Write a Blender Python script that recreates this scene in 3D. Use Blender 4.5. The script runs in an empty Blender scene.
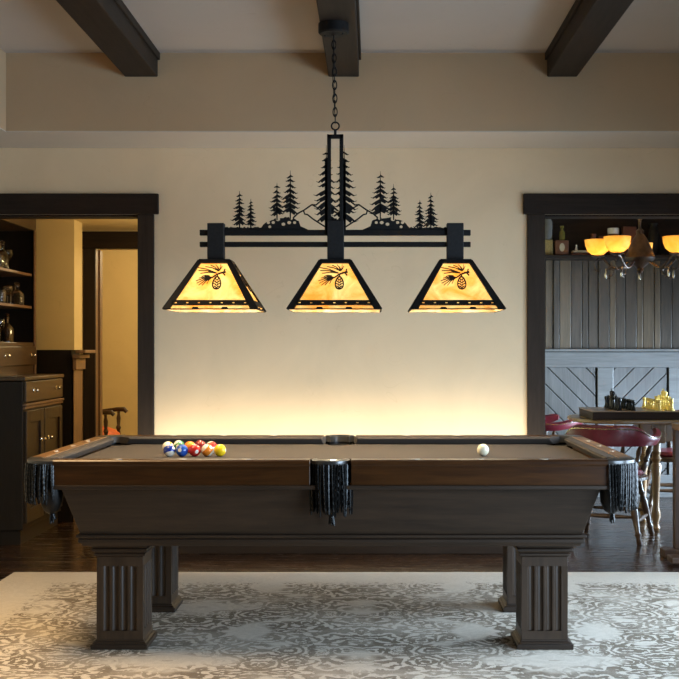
import bpy, bmesh, math, random
from mathutils import Vector, Matrix
R = random.Random(7)
S = bpy.context.scene
COL = S.collection
PI = math.pi
CAMZ = 1.307
F = 1158.0


def at(px, py, Y):
    return Vector(((px - 373.0) * Y / F, Y, CAMZ - (py - 349.0) * Y / F))


# ------------------------------------------------------------------ materials
def new_mat(name):
    m = bpy.data.materials.new(name)
    m.use_nodes = True
    nt = m.node_tree
    b = nt.nodes['Principled BSDF']
    return m, nt, b


def N(nt, typ, **kw):
    n = nt.nodes.new(typ)
    for k, v in kw.items():
        setattr(n, k, v)
    return n


def ramp(nt, fac, stops):
    r = N(nt, 'ShaderNodeValToRGB')
    el = r.color_ramp.elements
    while len(el) < len(stops):
        el.new(0.5)
    for e, (p, c) in zip(el, stops):
        e.position = p
        e.color = (c[0], c[1], c[2], 1)
    nt.links.new(fac, r.inputs[0])
    return r.outputs[0]


def math_n(nt, op, a, b=None, clamp=False):
    n = N(nt, 'ShaderNodeMath', operation=op)
    n.use_clamp = clamp
    for i, v in enumerate((a, b)):
        if v is None:
            continue
        if hasattr(v, 'is_linked'):
            nt.links.new(v, n.inputs[i])
        else:
            n.inputs[i].default_value = v
    return n.outputs[0]


def noise(nt, vec, scale, detail=4, rough=0.55, dist=0.0):
    n = N(nt, 'ShaderNodeTexNoise')
    n.inputs['Scale'].default_value = scale
    n.inputs['Detail'].default_value = detail
    n.inputs['Roughness'].default_value = rough
    n.inputs['Distortion'].default_value = dist
    nt.links.new(vec, n.inputs['Vector'])
    return n.outputs[0]


def coords(nt, sc=(1, 1, 1), rot=(0, 0, 0)):
    t = N(nt, 'ShaderNodeTexCoord')
    m = N(nt, 'ShaderNodeMapping')
    m.inputs['Scale'].default_value = sc
    m.inputs['Rotation'].default_value = rot
    nt.links.new(t.outputs['Object'], m.inputs[0])
    return m.outputs[0]


def bump(nt, b, h, strength=0.2, dist=0.005):
    n = N(nt, 'ShaderNodeBump')
    n.inputs['Strength'].default_value = strength
    n.inputs['Distance'].default_value = dist
    nt.links.new(h, n.inputs['Height'])
    nt.links.new(n.outputs[0], b.inputs['Normal'])


def plain(name, col, rough=0.5, metal=0.0, var=0.0, nscale=30, spec=0.5, coat=0.0, bmp=0.0):
    m, nt, b = new_mat(name)
    b.inputs['Roughness'].default_value = rough
    b.inputs['Metallic'].default_value = metal
    b.inputs['Specular IOR Level'].default_value = spec
    b.inputs['Coat Weight'].default_value = coat
    v = coords(nt)
    f = noise(nt, v, nscale)
    lo = [max(0, c * (1 - var)) for c in col]
    hi = [min(1, c * (1 + var)) for c in col]
    nt.links.new(ramp(nt, f, [(0.3, lo), (0.7, hi)]), b.inputs['Base Color'])
    if bmp:
        bump(nt, b, f, bmp)
    return m


def wood(name, c1, c2, grain='X', rough=0.4, scale=6.0, coat=0.0, spec=0.5, bmp=0.06):
    m, nt, b = new_mat(name)
    sc = {'X': (0.12, 1.6, 1.6), 'Y': (1.6, 0.12, 1.6), 'Z': (1.6, 1.6, 0.12)}[grain]
    v = coords(nt, sc)
    f = noise(nt, v, scale * 3, 8, 0.65, 1.2)
    g = noise(nt, v, scale * 14, 3, 0.6, 0.2)
    f2 = math_n(nt, 'ADD', math_n(nt, 'MULTIPLY', f, 0.75), math_n(nt, 'MULTIPLY', g, 0.25))
    nt.links.new(ramp(nt, f2, [(0.32, c1), (0.68, c2)]), b.inputs['Base Color'])
    b.inputs['Roughness'].default_value = rough
    b.inputs['Specular IOR Level'].default_value = spec
    b.inputs['Coat Weight'].default_value = coat
    b.inputs['Coat Roughness'].default_value = 0.25
    bump(nt, b, f2, bmp)
    return m


def plaster(name, col, var=0.06, rough=0.85, bmp=0.12):
    m, nt, b = new_mat(name)
    v = coords(nt)
    f = noise(nt, v, 1.6, 6, 0.6, 0.6)
    g = noise(nt, v, 45, 4, 0.6)
    k = N(nt, 'ShaderNodeTexNoise')
    k.inputs['Scale'].default_value = 3.0
    k.inputs['Detail'].default_value = 2
    k.inputs['Distortion'].default_value = 1.5
    nt.links.new(v, k.inputs['Vector'])
    # hairline trowel marks
    d = math_n(nt, 'ABSOLUTE', math_n(nt, 'SUBTRACT', k.outputs[0], 0.62))
    line = math_n(nt, 'LESS_THAN', d, 0.0022)
    lo = [c * (1 - var) for c in col]
    hi = [min(1, c * (1 + var)) for c in col]
    base = ramp(nt, f, [(0.3, lo), (0.7, hi)])
    mx = N(nt, 'ShaderNodeMix', data_type='RGBA')
    nt.links.new(math_n(nt, 'MULTIPLY', line, 0.12), mx.inputs[0])
    nt.links.new(base, mx.inputs[6])
    mx.inputs[7].default_value = (col[0] * 0.6, col[1] * 0.55, col[2] * 0.5, 1)
    nt.links.new(mx.outputs[2], b.inputs['Base Color'])
    b.inputs['Roughness'].default_value = rough
    b.inputs['Specular IOR Level'].default_value = 0.2
    bump(nt, b, math_n(nt, 'ADD', math_n(nt, 'MULTIPLY', f, 2.0), math_n(nt, 'MULTIPLY', g, 0.4)), bmp, 0.01)
    return m


def glow(name, col, strength):
    m, nt, b = new_mat(name)
    b.inputs['Base Color'].default_value = (*col, 1)
    b.inputs['Emission Color'].default_value = (*col, 1)
    b.inputs['Emission Strength'].default_value = strength
    return m


def lamp_glass(name, c1, c2, nscale, mixd=0.3, clear=0.0):
    """art glass / mica: lit through by the bulb inside"""
    m, nt, b = new_mat(name)
    out = nt.nodes['Material Output']
    v = coords(nt)
    f = noise(nt, v, nscale, 6, 0.6, 1.0)
    c = ramp(nt, f, [(0.35, c1), (0.65, c2)])
    tr = N(nt, 'ShaderNodeBsdfTranslucent')
    nt.links.new(c, tr.inputs[0])
    nt.links.new(c, b.inputs['Base Color'])
    b.inputs['Roughness'].default_value = 0.35
    mx = N(nt, 'ShaderNodeMixShader')
    mx.inputs[0].default_value = mixd
    nt.links.new(tr.outputs[0], mx.inputs[1])
    nt.links.new(b.outputs[0], mx.inputs[2])
    last = mx.outputs[0]
    if clear:
        tp = N(nt, 'ShaderNodeBsdfTransparent')
        nt.links.new(c, tp.inputs[0])
        m2 = N(nt, 'ShaderNodeMixShader')
        m2.inputs[0].default_value = clear
        nt.links.new(last, m2.inputs[1])
        nt.links.new(tp.outputs[0], m2.inputs[2])
        last = m2.outputs[0]
    nt.links.new(last, out.inputs[0])
    return m


def floor_mat():
    m, nt, b = new_mat('dark_plank_floor')
    v = coords(nt)
    br = N(nt, 'ShaderNodeTexBrick')
    br.offset = 0.37
    br.inputs['Scale'].default_value = 1.0
    br.inputs['Brick Width'].default_value = 1.5
    br.inputs['Row Height'].default_value = 0.11
    br.inputs['Mortar Size'].default_value = 0.003
    br.inputs['Color1'].default_value = (0.018, 0.0095, 0.006, 1)
    br.inputs['Color2'].default_value = (0.038, 0.0195, 0.011, 1)
    br.inputs['Mortar'].default_value = (0.006, 0.004, 0.003, 1)
    nt.links.new(v, br.inputs['Vector'])
    v2 = coords(nt, (0.6, 9, 1))
    g = noise(nt, v2, 5, 6, 0.6, 0.5)
    mx = N(nt, 'ShaderNodeMix', data_type='RGBA', blend_type='MULTIPLY')
    mx.inputs[0].default_value = 0.8
    nt.links.new(br.outputs[0], mx.inputs[6])
    nt.links.new(ramp(nt, g, [(0.3, (0.5, 0.5, 0.5)), (0.7, (1.3, 1.25, 1.2))]), mx.inputs[7])
    nt.links.new(mx.outputs[2], b.inputs['Base Color'])
    nt.links.new(ramp(nt, g, [(0.3, (0.14, 0.14, 0.14)), (0.75, (0.34, 0.34, 0.34))]), b.inputs['Roughness'])
    bump(nt, b, math_n(nt, 'ADD', g, math_n(nt, 'MULTIPLY', br.outputs[1], -1.0)), 0.25, 0.004)
    return m


def rug_mat(hx, hy):
    m, nt, b = new_mat('faded_oriental_rug')
    t = N(nt, 'ShaderNodeTexCoord')
    sep = N(nt, 'ShaderNodeSeparateXYZ')
    nt.links.new(t.outputs['Object'], sep.inputs[0])
    ax = math_n(nt, 'ABSOLUTE', sep.outputs[0])
    ay = math_n(nt, 'ABSOLUTE', sep.outputs[1])

    def vec(x, y, z=0.0):
        c = N(nt, 'ShaderNodeCombineXYZ')
        for i, q in enumerate((x, y, z)):
            if hasattr(q, 'is_linked'):
                nt.links.new(q, c.inputs[i])
            else:
                c.inputs[i].default_value = q
        return c.outputs[0]
    # warped, mirrored ornament space (repeats like a woven damask)
    rawv = t.outputs['Object']
    sx = math_n(nt, 'PINGPONG', ax, 0.42)
    sy = math_n(nt, 'PINGPONG', ay, 0.34)
    base = vec(sx, sy)
    wn0 = noise(nt, base, 6, 2, 0.5)
    wn = math_n(nt, 'ADD', math_n(nt, 'MULTIPLY', wn0, 0.6), math_n(nt, 'MULTIPLY', noise(nt, rawv, 7, 3, 0.6), 0.55))
    wx = math_n(nt, 'ADD', sx, math_n(nt, 'MULTIPLY', math_n(nt, 'SUBTRACT', wn, 0.5), 0.14))
    wy = math_n(nt, 'ADD', sy, math_n(nt, 'MULTIPLY', math_n(nt, 'SUBTRACT', wn, 0.5), -0.14))
    wv = vec(wx, wy)
    vo = N(nt, 'ShaderNodeTexVoronoi', feature='F1')
    vo.inputs['Scale'].default_value = 7.0
    nt.links.new(wv, vo.inputs['Vector'])
    rings = math_n(nt, 'SINE', math_n(nt, 'MULTIPLY', vo.outputs['Distance'], 26.0))
    vo2 = N(nt, 'ShaderNodeTexVoronoi', feature='DISTANCE_TO_EDGE')
    vo2.inputs['Scale'].default_value = 11.0
    nt.links.new(wv, vo2.inputs['Vector'])
    edge = math_n(nt, 'LESS_THAN', vo2.outputs['Distance'], 0.11)
    fine = noise(nt, wv, 34, 4, 0.7, 0.8)
    orn = math_n(nt, 'ADD', math_n(nt, 'MULTIPLY', rings, 0.45), math_n(nt, 'MULTIPLY', edge, 0.4))
    orn = math_n(nt, 'ADD', orn, math_n(nt, 'MULTIPLY', math_n(nt, 'SUBTRACT', fine, 0.5), 3.0))
    orn = math_n(nt, 'GREATER_THAN', orn, 0.05)
    # large medallion clearings
    med = noise(nt, vec(math_n(nt, 'PINGPONG', ax, 0.8), math_n(nt, 'PINGPONG', ay, 0.5)), 3.2, 2, 0.5, 0.6)
    clear = ramp(nt, med, [(0.50, (1, 1, 1)), (0.58, (0.15, 0.15, 0.15))])
    # worn patches
    wear = noise(nt, rawv, 2.2, 5, 0.65, 0.4)
    wearr = ramp(nt, wear, [(0.32, (0.45, 0.45, 0.45)), (0.58, (1.0, 1.0, 1.0))])
    # field mask with a ragged edge
    rag = math_n(nt, 'MULTIPLY', math_n(nt, 'SUBTRACT', fine, 0.5), 0.5)
    dx = math_n(nt, 'SUBTRACT', hx, ax)
    dy = math_n(nt, 'SUBTRACT', hy, ay)
    dmin = math_n(nt, 'ADD', math_n(nt, 'MINIMUM', dx, dy), rag)
    field = ramp(nt, dmin, [(0.33, (0.10, 0.10, 0.10)), (0.37, (1, 1, 1))])
    amt = math_n(nt, 'MULTIPLY', math_n(nt, 'MULTIPLY', orn, clear), math_n(nt, 'MULTIPLY', wearr, field))
    # tweed of single knots
    kn = noise(nt, coords(nt, (1, 2.2, 1)), 150, 2, 0.7)
    amt2 = math_n(nt, 'ADD', math_n(nt, 'MULTIPLY', amt, 0.8), math_n(nt, 'MULTIPLY', math_n(nt, 'SUBTRACT', kn, 0.5), 0.8), True)
    ccol = ramp(nt, amt2, [(0.0, (0.62, 0.56, 0.475)), (0.30, (0.45, 0.395, 0.325)), (0.80, (0.185, 0.150, 0.112))])
    nt.links.new(ccol, b.inputs['Base Color'])
    b.inputs['Roughness'].default_value = 0.95
    b.inputs['Specular IOR Level'].default_value = 0.1
    bump(nt, b, math_n(nt, 'ADD', kn, amt), 0.5, 0.004)
    return m


def ball_mat(name, col, stripe=False, cue=False):
    m, nt, b = new_mat(name)
    t = N(nt, 'ShaderNodeTexCoord')
    sep = N(nt, 'ShaderNodeSeparateXYZ')
    nt.links.new(t.outputs['Object'], sep.inputs[0])
    ivory = (0.86, 0.80, 0.66)
    if cue:
        b.inputs['Base Color'].default_value = (0.88, 0.80, 0.58, 1)
    else:
        if stripe:
            f = math_n(nt, 'LESS_THAN', math_n(nt, 'ABSOLUTE', sep.outputs[2]), 0.0155)
        else:
            f = math_n(nt, 'LESS_THAN', sep.outputs[0], 9.0)
        # pale number disc on the x poles
        spot = math_n(nt, 'GREATER_THAN', math_n(nt, 'ABSOLUTE', sep.outputs[0]), 0.0270)
        f = math_n(nt, 'SUBTRACT', f, spot, True)
        nt.links.new(ramp(nt, f, [(0.4, ivory), (0.6, col)]), b.inputs['Base Color'])
    b.inputs['Roughness'].default_value = 0.12
    b.inputs['Coat Weight'].default_value = 0.5
    return m


M = {}
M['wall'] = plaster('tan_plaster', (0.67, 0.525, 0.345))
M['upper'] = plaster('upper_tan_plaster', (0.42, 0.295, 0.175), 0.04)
M['ceil'] = plaster('ceiling_paint', (0.43, 0.375, 0.32), 0.02, 0.9, 0.04)
M['soffit'] = plaster('soffit_paint', (0.50, 0.44, 0.37), 0.02, 0.9, 0.04)
M['yellow'] = plaster('ochre_plaster', (0.66, 0.52, 0.27), 0.05)
M['floor'] = floor_mat()
M['beam'] = wood('beam_wood', (0.015, 0.0095, 0.006), (0.032, 0.021, 0.014), 'Y', 0.6, spec=.2)
M['trimx'] = wood('casing_wood_x', (0.013, 0.0085, 0.006), (0.026, 0.0175, 0.0125), 'X', 0.6, spec=.12)
M['trimz'] = wood('casing_wood_z', (0.021, 0.0145, 0.0105), (0.038, 0.027, 0.020), 'Z', 0.6, spec=.12)
M['twood'] = wood('table_wood_x', (0.014, 0.0075, 0.0036), (0.040, 0.0225, 0.0118), 'X', 0.46, 5, 0.0, .38)
M['twoody'] = wood('table_wood_y', (0.014, 0.0075, 0.0036), (0.040, 0.0225, 0.0118), 'Y', 0.46, 5, 0.0, .38)
M['twoodz'] = wood('table_wood_z', (0.022, 0.012, 0.0062), (0.056, 0.032, 0.017), 'Z', 0.42, 5, 0.0, .42)
M['rail'] = wood('rail_wood', (0.022, 0.0070, 0.0015), (0.066, 0.024, 0.0055), 'X', 0.32, 5, 0.05, .35)
M['raily'] = wood('rail_wood_y', (0.11, 0.052, 0.020), (0.23, 0.115, 0.045), 'Y', 0.3, 5, 0.4)
M['felt'] = plain('dark_felt', (0.056, 0.046, 0.039), 0.9, 0, 0.10, 400, 0.2)
M['leather'] = plain('black_leather', (0.006, 0.0055, 0.005), 0.4, 0, 0.2, 60, 0.22, 0, 0.1)
M['cap'] = plain('grey_leather_cap', (0.03, 0.027, 0.025), 0.28, 0, 0.2, 60, 0.6, 0.2, 0.1)
M['fringe'] = plain('black_fringe', (0.007, 0.0068, 0.0066), 0.26, 0, 0.5, 160, 0.25)
M['pearl'] = plain('pearl_inlay', (0.75, 0.70, 0.60), 0.25, 0, 0.05)
M['brass'] = plain('aged_brass', (0.75, 0.62, 0.40), 0.25, 1.0, 0.1)
M['nickel'] = plain('bright_nickel', (0.85, 0.80, 0.72), 0.15, 1.0, 0.05)
M['iron'] = plain('black_iron', (0.0072, 0.0065, 0.0062), 0.6, 0.0, 0.2, 90, 0.18)
M['irong'] = plain('charcoal_iron', (0.013, 0.0122, 0.0122), 0.6, 0.0, 0.2, 90, 0.2)
M['mica'] = lamp_glass('amber_mica', (0.92, 0.54, 0.17), (1.0, 0.95, 0.68), 9, .2)
M['bowl'] = lamp_glass('amber_alabaster', (0.96, 0.66, 0.22), (0.98, 0.78, 0.38), 12, .3, .04)
M['bulb'] = glow('warm_bulb', (1.0, 0.84, 0.57), 700.0)
M['bulb2'] = glow('amber_bulb', (1.0, 0.72, 0.36), 210.0)
M['bronze'] = plain('dark_bronze', (0.085, 0.062, 0.05), 0.35, 0.85, 0.3, 25)
M['hutch'] = wood('hutch_wood', (0.030, 0.016, 0.007), (0.085, 0.048, 0.021), 'Y', 0.4)
M['hutchdoor'] = wood('hutch_door_wood', (0.012, 0.007, 0.0035), (0.034, 0.019, 0.009), 'Z', 0.4)
M['hutchdark'] = wood('hutch_dark_wood', (0.007, 0.0045, 0.003), (0.015, 0.010, 0.006), 'Z', 0.5, spec=.3)
M['shelfw'] = wood('hutch_shelf_wood', (0.10, 0.05, 0.022), (0.18, 0.095, 0.045), 'Y', 0.45)
M['wains'] = wood('dark_wainscot', (0.007, 0.005, 0.004), (0.014, 0.010, 0.007), 'Z', 0.5, spec=.3)
M['oak'] = wood('brown_cap_wood', (0.15, 0.085, 0.045), (0.27, 0.16, 0.09), 'Z', 0.45)
M['grey_v'] = wood('grey_board', (0.030, 0.0225, 0.0165), (0.080, 0.062, 0.048), 'Z', 0.38)  # darker than the panels: dimness of the upper wall put into the colour
M['grey_v2'] = wood('grey_board_warm', (0.055, 0.039, 0.025), (0.125, 0.092, 0.060), 'Z', 0.38)
M['grey_p'] = wood('daylit_panel_board', (0.068, 0.064, 0.062), (0.135, 0.13, 0.128), 'Z', 0.40)  # lighter board copy: window light on the lower panels put into the colour
M['grey_x'] = wood('grey_rail', (0.085, 0.082, 0.080), (0.15, 0.148, 0.146), 'X', 0.45)
M['gap'] = plain('board_gap', (0.02, 0.018, 0.017), 0.7)
M['shelfdark'] = wood('parlor_shelf_wood', (0.010, 0.006, 0.004), (0.024, 0.014, 0.009), 'X', 0.5, spec=.25)
M['burg'] = plain('burgundy_leather', (0.115, 0.010, 0.018), 0.30, 0, 0.15, 40, 0.5, 0.1, 0.05)
M['chairw'] = wood('chair_wood', (0.028, 0.013, 0.006), (0.075, 0.038, 0.017), 'Z', 0.38, 6, 0.05, .35)
M['gold'] = wood('game_table_wood', (0.13, 0.066, 0.022), (0.27, 0.15, 0.055), 'Z', 0.36, 6, 0.3)
M['goldx'] = wood('game_table_top_wood', (0.20, 0.115, 0.045), (0.36, 0.225, 0.10), 'X', 0.33, 6, 0.3)
M['boxw'] = wood('chess_box_wood', (0.022, 0.010, 0.004), (0.048, 0.024, 0.010), 'X', 0.5, spec=.15)
M['cblack'] = plain('ebony', (0.010, 0.009, 0.010), 0.3, 0, 0.1, 40, 0.35)
M['cwhite'] = plain('boxwood', (1.0, 0.76, 0.25), 0.5, 0, 0.04, 40, 0.25)
M['orange'] = plain('orange_cushion', (0.62, 0.12, 0.02), 0.6, 0, 0.2, 15)
M['jar'] = plain('grey_glass_jar', (0.12, 0.118, 0.11), 0.15, 0, 0.1, 20, 0.6)
M['gbottle'] = plain('olive_bottle', (0.12, 0.10, 0.02), 0.15, 0, 0.1, 20, 0.6)
M['straw'] = plain('straw_box', (0.20, 0.145, 0.045), 0.6, 0, 0.3, 60)
M['tin'] = plain('brown_tin', (0.10, 0.034, 0.013), 0.35, 0, 0.15, 20)
M['cream'] = plain('cream_paper', (0.36, 0.30, 0.21), 0.6, 0, 0.06)
M['red'] = plain('red_brown_box', (0.11, 0.030, 0.014), 0.45, 0, 0.15, 20)
M['dglass'] = plain('dark_bottle_glass', (0.035, 0.018, 0.008), 0.06, 0, 0.1, 20, 0.9)
M['white'] = plain('white_card', (0.75, 0.72, 0.66), 0.5, 0, 0.03)


def clear_glass():
    m, nt, b = new_mat('cut_glass')
    v = coords(nt)
    vo = N(nt, 'ShaderNodeTexVoronoi')
    vo.inputs['Scale'].default_value = 90
    nt.links.new(v, vo.inputs['Vector'])
    b.inputs['Base Color'].default_value = (0.95, 0.93, 0.9, 1)
    b.inputs['Roughness'].default_value = 0.0
    b.inputs['Transmission Weight'].default_value = 1.0
    b.inputs['IOR'].default_value = 1.5
    bump(nt, b, vo.outputs['Distance'], 0.35, 0.004)
    return m


M['glass'] = clear_glass()


# ------------------------------------------------------------------ mesh builder
class MB:
    def __init__(s):
        s.v = []
        s.f = []

    def add(s, vs, fs):
        o = len(s.v)
        s.v += [Vector(v) for v in vs]
        s.f += [tuple(i + o for i in f) for f in fs]
        return s

    def box(s, x0, x1, y0, y1, z0, z1):
        return s.frust((x0, x1, y0, y1), z0, (x0, x1, y0, y1), z1)

    def frust(s, a, z0, c, z1):
        vs = [(a[0], a[2], z0), (a[1], a[2], z0), (a[1], a[3], z0), (a[0], a[3], z0),
              (c[0], c[2], z1), (c[1], c[2], z1), (c[1], c[3], z1), (c[0], c[3], z1)]
        return s.add(vs, [(3, 2, 1, 0), (4, 5, 6, 7), (0, 1, 5, 4), (1, 2, 6, 5), (2, 3, 7, 6), (3, 0, 4, 7)])

    def prism(s, poly, axis, a0, a1):
        """poly in the two other axes (x,y order kept), extruded along axis"""
        def p(u, w, a):
            return {'X': (a, u, w), 'Y': (u, a, w), 'Z': (u, w, a)}[axis]
        n = len(poly)
        vs = [p(u, w, a0) for u, w in poly] + [p(u, w, a1) for u, w in poly]
        fs = [tuple(range(n))[::-1], tuple(range(n, 2 * n))]
        fs += [(i, (i + 1) % n, n + (i + 1) % n, n + i) for i in range(n)]
        return s.add(vs, fs)

    def lathe(s, prof, c=(0, 0, 0), seg=20, a0=0.0, a1=2 * PI, axis=None):
        full = abs(a1 - a0 - 2 * PI) < 1e-6
        n = seg if full else seg + 1
        vs, fs = [], []
        for r, z in prof:
            for i in range(n):
                a = a0 + (a1 - a0) * i / seg
                vs.append((c[0] + r * math.cos(a), c[1] + r * math.sin(a), c[2] + z))
        for j in range(len(prof) - 1):
            for i in range(n if full else n - 1):
                k = (i + 1) % n
                fs.append((j * n + i, j * n + k, (j + 1) * n + k, (j + 1) * n + i))
        if full:
            if prof[0][0] > 1e-4:
                fs.append(tuple(range(n))[::-1])
            if prof[-1][0] > 1e-4:
                fs.append(tuple((len(prof) - 1) * n + i for i in range(n)))
        return s.add(vs, fs)

    def tube(s, pts, r, seg=8, caps=True):
        pts = [Vector(p) for p in pts]
        rs = r if isinstance(r, (list, tuple)) else [r] * len(pts)
        vs, fs = [], []
        up = Vector((0, 0, 1))
        for i, p in enumerate(pts):
            d = (pts[min(i + 1, len(pts) - 1)] - pts[max(i - 1, 0)]).normalized()
            if i == 0:
                a = d.cross(up)
                if a.length < 0.05:
                    a = d.cross(Vector((1, 0, 0)))
            else:
                a = a - d * a.dot(d)
            a.normalize()
            b = d.cross(a)
            for k in range(seg):
                t = 2 * PI * k / seg
                vs.append(p + a * (rs[i] * math.cos(t)) + b * (rs[i] * math.sin(t)))
        for i in range(len(pts) - 1):
            for k in range(seg):
                k2 = (k + 1) % seg
                fs.append((i * seg + k, i * seg + k2, (i + 1) * seg + k2, (i + 1) * seg + k))
        if caps:
            fs.append(tuple(range(seg))[::-1])
            fs.append(tuple((len(pts) - 1) * seg + k for k in range(seg)))
        return s.add(vs, fs)

    def turned(s, p0, p1, prof, seg=10):
        """lathe-turned bar from p0 to p1; prof = [(t, r)]"""
        p0, p1 = Vector(p0), Vector(p1)
        return s.tube([p0.lerp(p1, t) for t, _ in prof], [r for _, r in prof], seg)

    def torus(s, c, R_, r, nrm='Y', seg=16, seg2=6, sx=1.0, sz=1.0, a0=0.0):
        vs, fs = [], []
        for i in range(seg):
            a = 2 * PI * i / seg
            for k in range(seg2):
                t = 2 * PI * k / seg2
                u = (R_ + r * math.cos(t)) * math.cos(a) * sx
                w = (R_ + r * math.cos(t)) * math.sin(a) * sz
                q = r * math.sin(t)
                vs.append({'Y': (c[0] + u, c[1] + q, c[2] + w), 'X': (c[0] + q, c[1] + u, c[2] + w), 'Z': (c[0] + u, c[1] + w, c[2] + q)}[nrm])
        for i in range(seg):
            for k in range(seg2):
                i2, k2 = (i + 1) % seg, (k + 1) % seg2
                fs.append((i * seg2 + k, i2 * seg2 + k, i2 * seg2 + k2, i * seg2 + k2))
        return s.add(vs, fs)

    def sphere(s, c, r, seg=16, sq=(1, 1, 1)):
        n = seg // 2
        prof = [(r * math.sin(PI * i / n), -r * math.cos(PI * i / n)) for i in range(n + 1)]
        o = len(s.v)
        s.lathe(prof, (0, 0, 0), seg)
        for i in range(o, len(s.v)):
            v = s.v[i]
            s.v[i] = Vector((c[0] + v.x * sq[0], c[1] + v.y * sq[1], c[2] + v.z * sq[2]))
        return s

    def xf(s, mat, start=0):
        for i in range(start, len(s.v)):
            s.v[i] = mat @ s.v[i]
        return s

    def build(s, name, mat, parent=None, bevel=0.0, smooth=False, segs=2):
        off = Vector((0, 0, 0))
        top = parent
        while top is not None:
            off = top.location.copy()
            if top.parent is None:
                break
            top = top.parent
        me = bpy.data.meshes.new(name)
        bm = bmesh.new()
        vs = [bm.verts.new(v - off) for v in s.v]
        for f in s.f:
            try:
                bm.faces.new([vs[i] for i in f])
            except ValueError:
                pass
        bmesh.ops.remove_doubles(bm, verts=bm.verts, dist=1e-6)
        bmesh.ops.recalc_face_normals(bm, faces=bm.faces)
        bm.to_mesh(me)
        bm.free()
        me.materials.append(M[mat] if isinstance(mat, str) else mat)
        o = bpy.data.objects.new(name, me)
        COL.objects.link(o)
        if parent is not None:
            o.parent = parent
        if smooth:
            for p in me.polygons:
                p.use_smooth = True
            me.set_sharp_from_angle(angle=math.radians(38))
        if bevel:
            b = o.modifiers.new('bevel', 'BEVEL')
            b.width = bevel
            b.segments = segs
            b.limit_method = 'ANGLE'
            b.angle_limit = math.radians(40)
        return o


def tag(o, label=None, cat=None, group=None, kind=None):
    for k, v in (('label', label), ('category', cat), ('group', group), ('kind', kind)):
        if v:
            o[k] = v
    return o


def empty(name, loc, label, cat, group=None, kind=None):
    o = bpy.data.objects.new(name, None)
    COL.objects.link(o)
    o.location = loc
    o.empty_display_size = 0.1
    return tag(o, label, cat, group, kind)


def solo(mb, name, mat, loc, label, cat, group=None, bevel=0.0, smooth=False):
    """one-mesh thing with its origin at its base"""
    o = mb.build(name, mat, None, bevel, smooth)
    o.data.transform(Matrix.Translation(-Vector(loc)))
    o.location = loc
    return tag(o, label, cat, group)


def struct(mb, name, mat, parent=None, bevel=0.0, smooth=False):
    o = mb.build(name, mat, parent, bevel, smooth)
    if parent is None:
        o['kind'] = 'structure'
    return o


def copy_tree(o, parent=None):
    c = o.copy()
    COL.objects.link(c)
    if parent is not None:
        c.parent = parent
    for ch in list(o.children):
        copy_tree(ch, c)
    return c


# ------------------------------------------------------------------ room shell
WY, WT = 7.40, 0.15          # back wall face and thickness
BY = 6.85                    # bulkhead face
CZ = 3.058
BZ = 2.591
XL, XR = -3.3, 2.78
struct(MB().box(-4.4, 4.4, -1.2, 13.2, -0.1, 0.0), 'floor', 'floor')
struct(MB().box(XL - .15, XR + .15, -1.2, WY + WT, CZ, CZ + 0.12), 'ceiling', 'ceil')
DO = 2.166                   # door opening height
LX0, LX1 = -2.95, -1.489     # left opening
RX0, RX1 = 1.086, 2.50       # right opening
w = MB()
w.box(XL - .15, LX0, WY, WY + WT, 0, CZ)
w.box(LX0, LX1, WY, WY + WT, DO, CZ)
w.box(LX1, RX0, WY, WY + WT, 0, CZ)
w.box(RX0, RX1, WY, WY + WT, DO, CZ)
w.box(RX1, XR + .15, WY, WY + WT, 0, CZ)
struct(w, 'wall_back', 'wall')
w = MB()
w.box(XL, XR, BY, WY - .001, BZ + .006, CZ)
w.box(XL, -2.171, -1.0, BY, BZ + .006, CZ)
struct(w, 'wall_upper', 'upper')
struct(MB().box(XL, XR, BY, WY - .001, BZ, BZ + .006).box(XL, -2.171, -1.0, BY, BZ, BZ + .006), 'trim_1', 'soffit')
struct(MB().box(XL - .15, XL, -1.2, WY, 0, CZ), 'wall_left', 'wall')
# right wall with two tall windows, front wall with one (behind the camera)
w = MB()
wins = [(1.6, 3.8), (4.3, 6.5)]
w.box(XR, XR + .15, -1.2, 1.6, 0, CZ).box(XR, XR + .15, 3.8, 4.3, 0, CZ).box(XR, XR + .15, 6.5, WY, 0, CZ)
for a, b in wins:
    w.box(XR, XR + .15, a, b, 0, 0.12).box(XR, XR + .15, a, b, 2.0, CZ)
struct(w, 'wall_right', 'wall')
for i, (a, b) in enumerate(wins):
    q = MB()
    for yy in (a, (a + b) / 2 - .025, b - .05):
        q.box(XR + .02, XR + .10, yy, yy + .05, .12, 2.0)
    q.box(XR + .02, XR + .10, a, b, .12, .17).box(XR + .02, XR + .10, a, b, 1.95, 2.0)
    struct(q, 'window_%d' % (i + 1), 'trimz')
struct(MB().box(XL, XR, -1.2, -1.05, 0, CZ), 'wall_front', 'wall')
struct(MB().box(LX1 + .10, RX0 - .102, WY - .018, WY, 0, .16), 'baseboard_back', 'trimx', bevel=.004)


def casing(name, x0, x1, y, d, z, zt, jw, ear, mx='trimx', mz='trimz', liner=WT):
    o = empty(name, ((x0 + x1) / 2, y, 0), None, None, None, 'structure')
    MB().box(x0 - jw, x0, y - d, y, 0, z).box(x0, x0 + .012, y - d, y + liner, 0, z).build('jamb', mz, o, .004)
    MB().box(x1, x1 + jw, y - d, y, 0, z).box(x1 - .012, x1, y - d, y + liner, 0, z).build('jamb', mz, o, .004)
    MB().box(x0 - jw - ear, x1 + jw + ear, y - d - .012, y, z, zt).box(x0, x1, y - .0, y + liner, z - .012, z).build('header', mx, o, .005)
    return o


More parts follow.
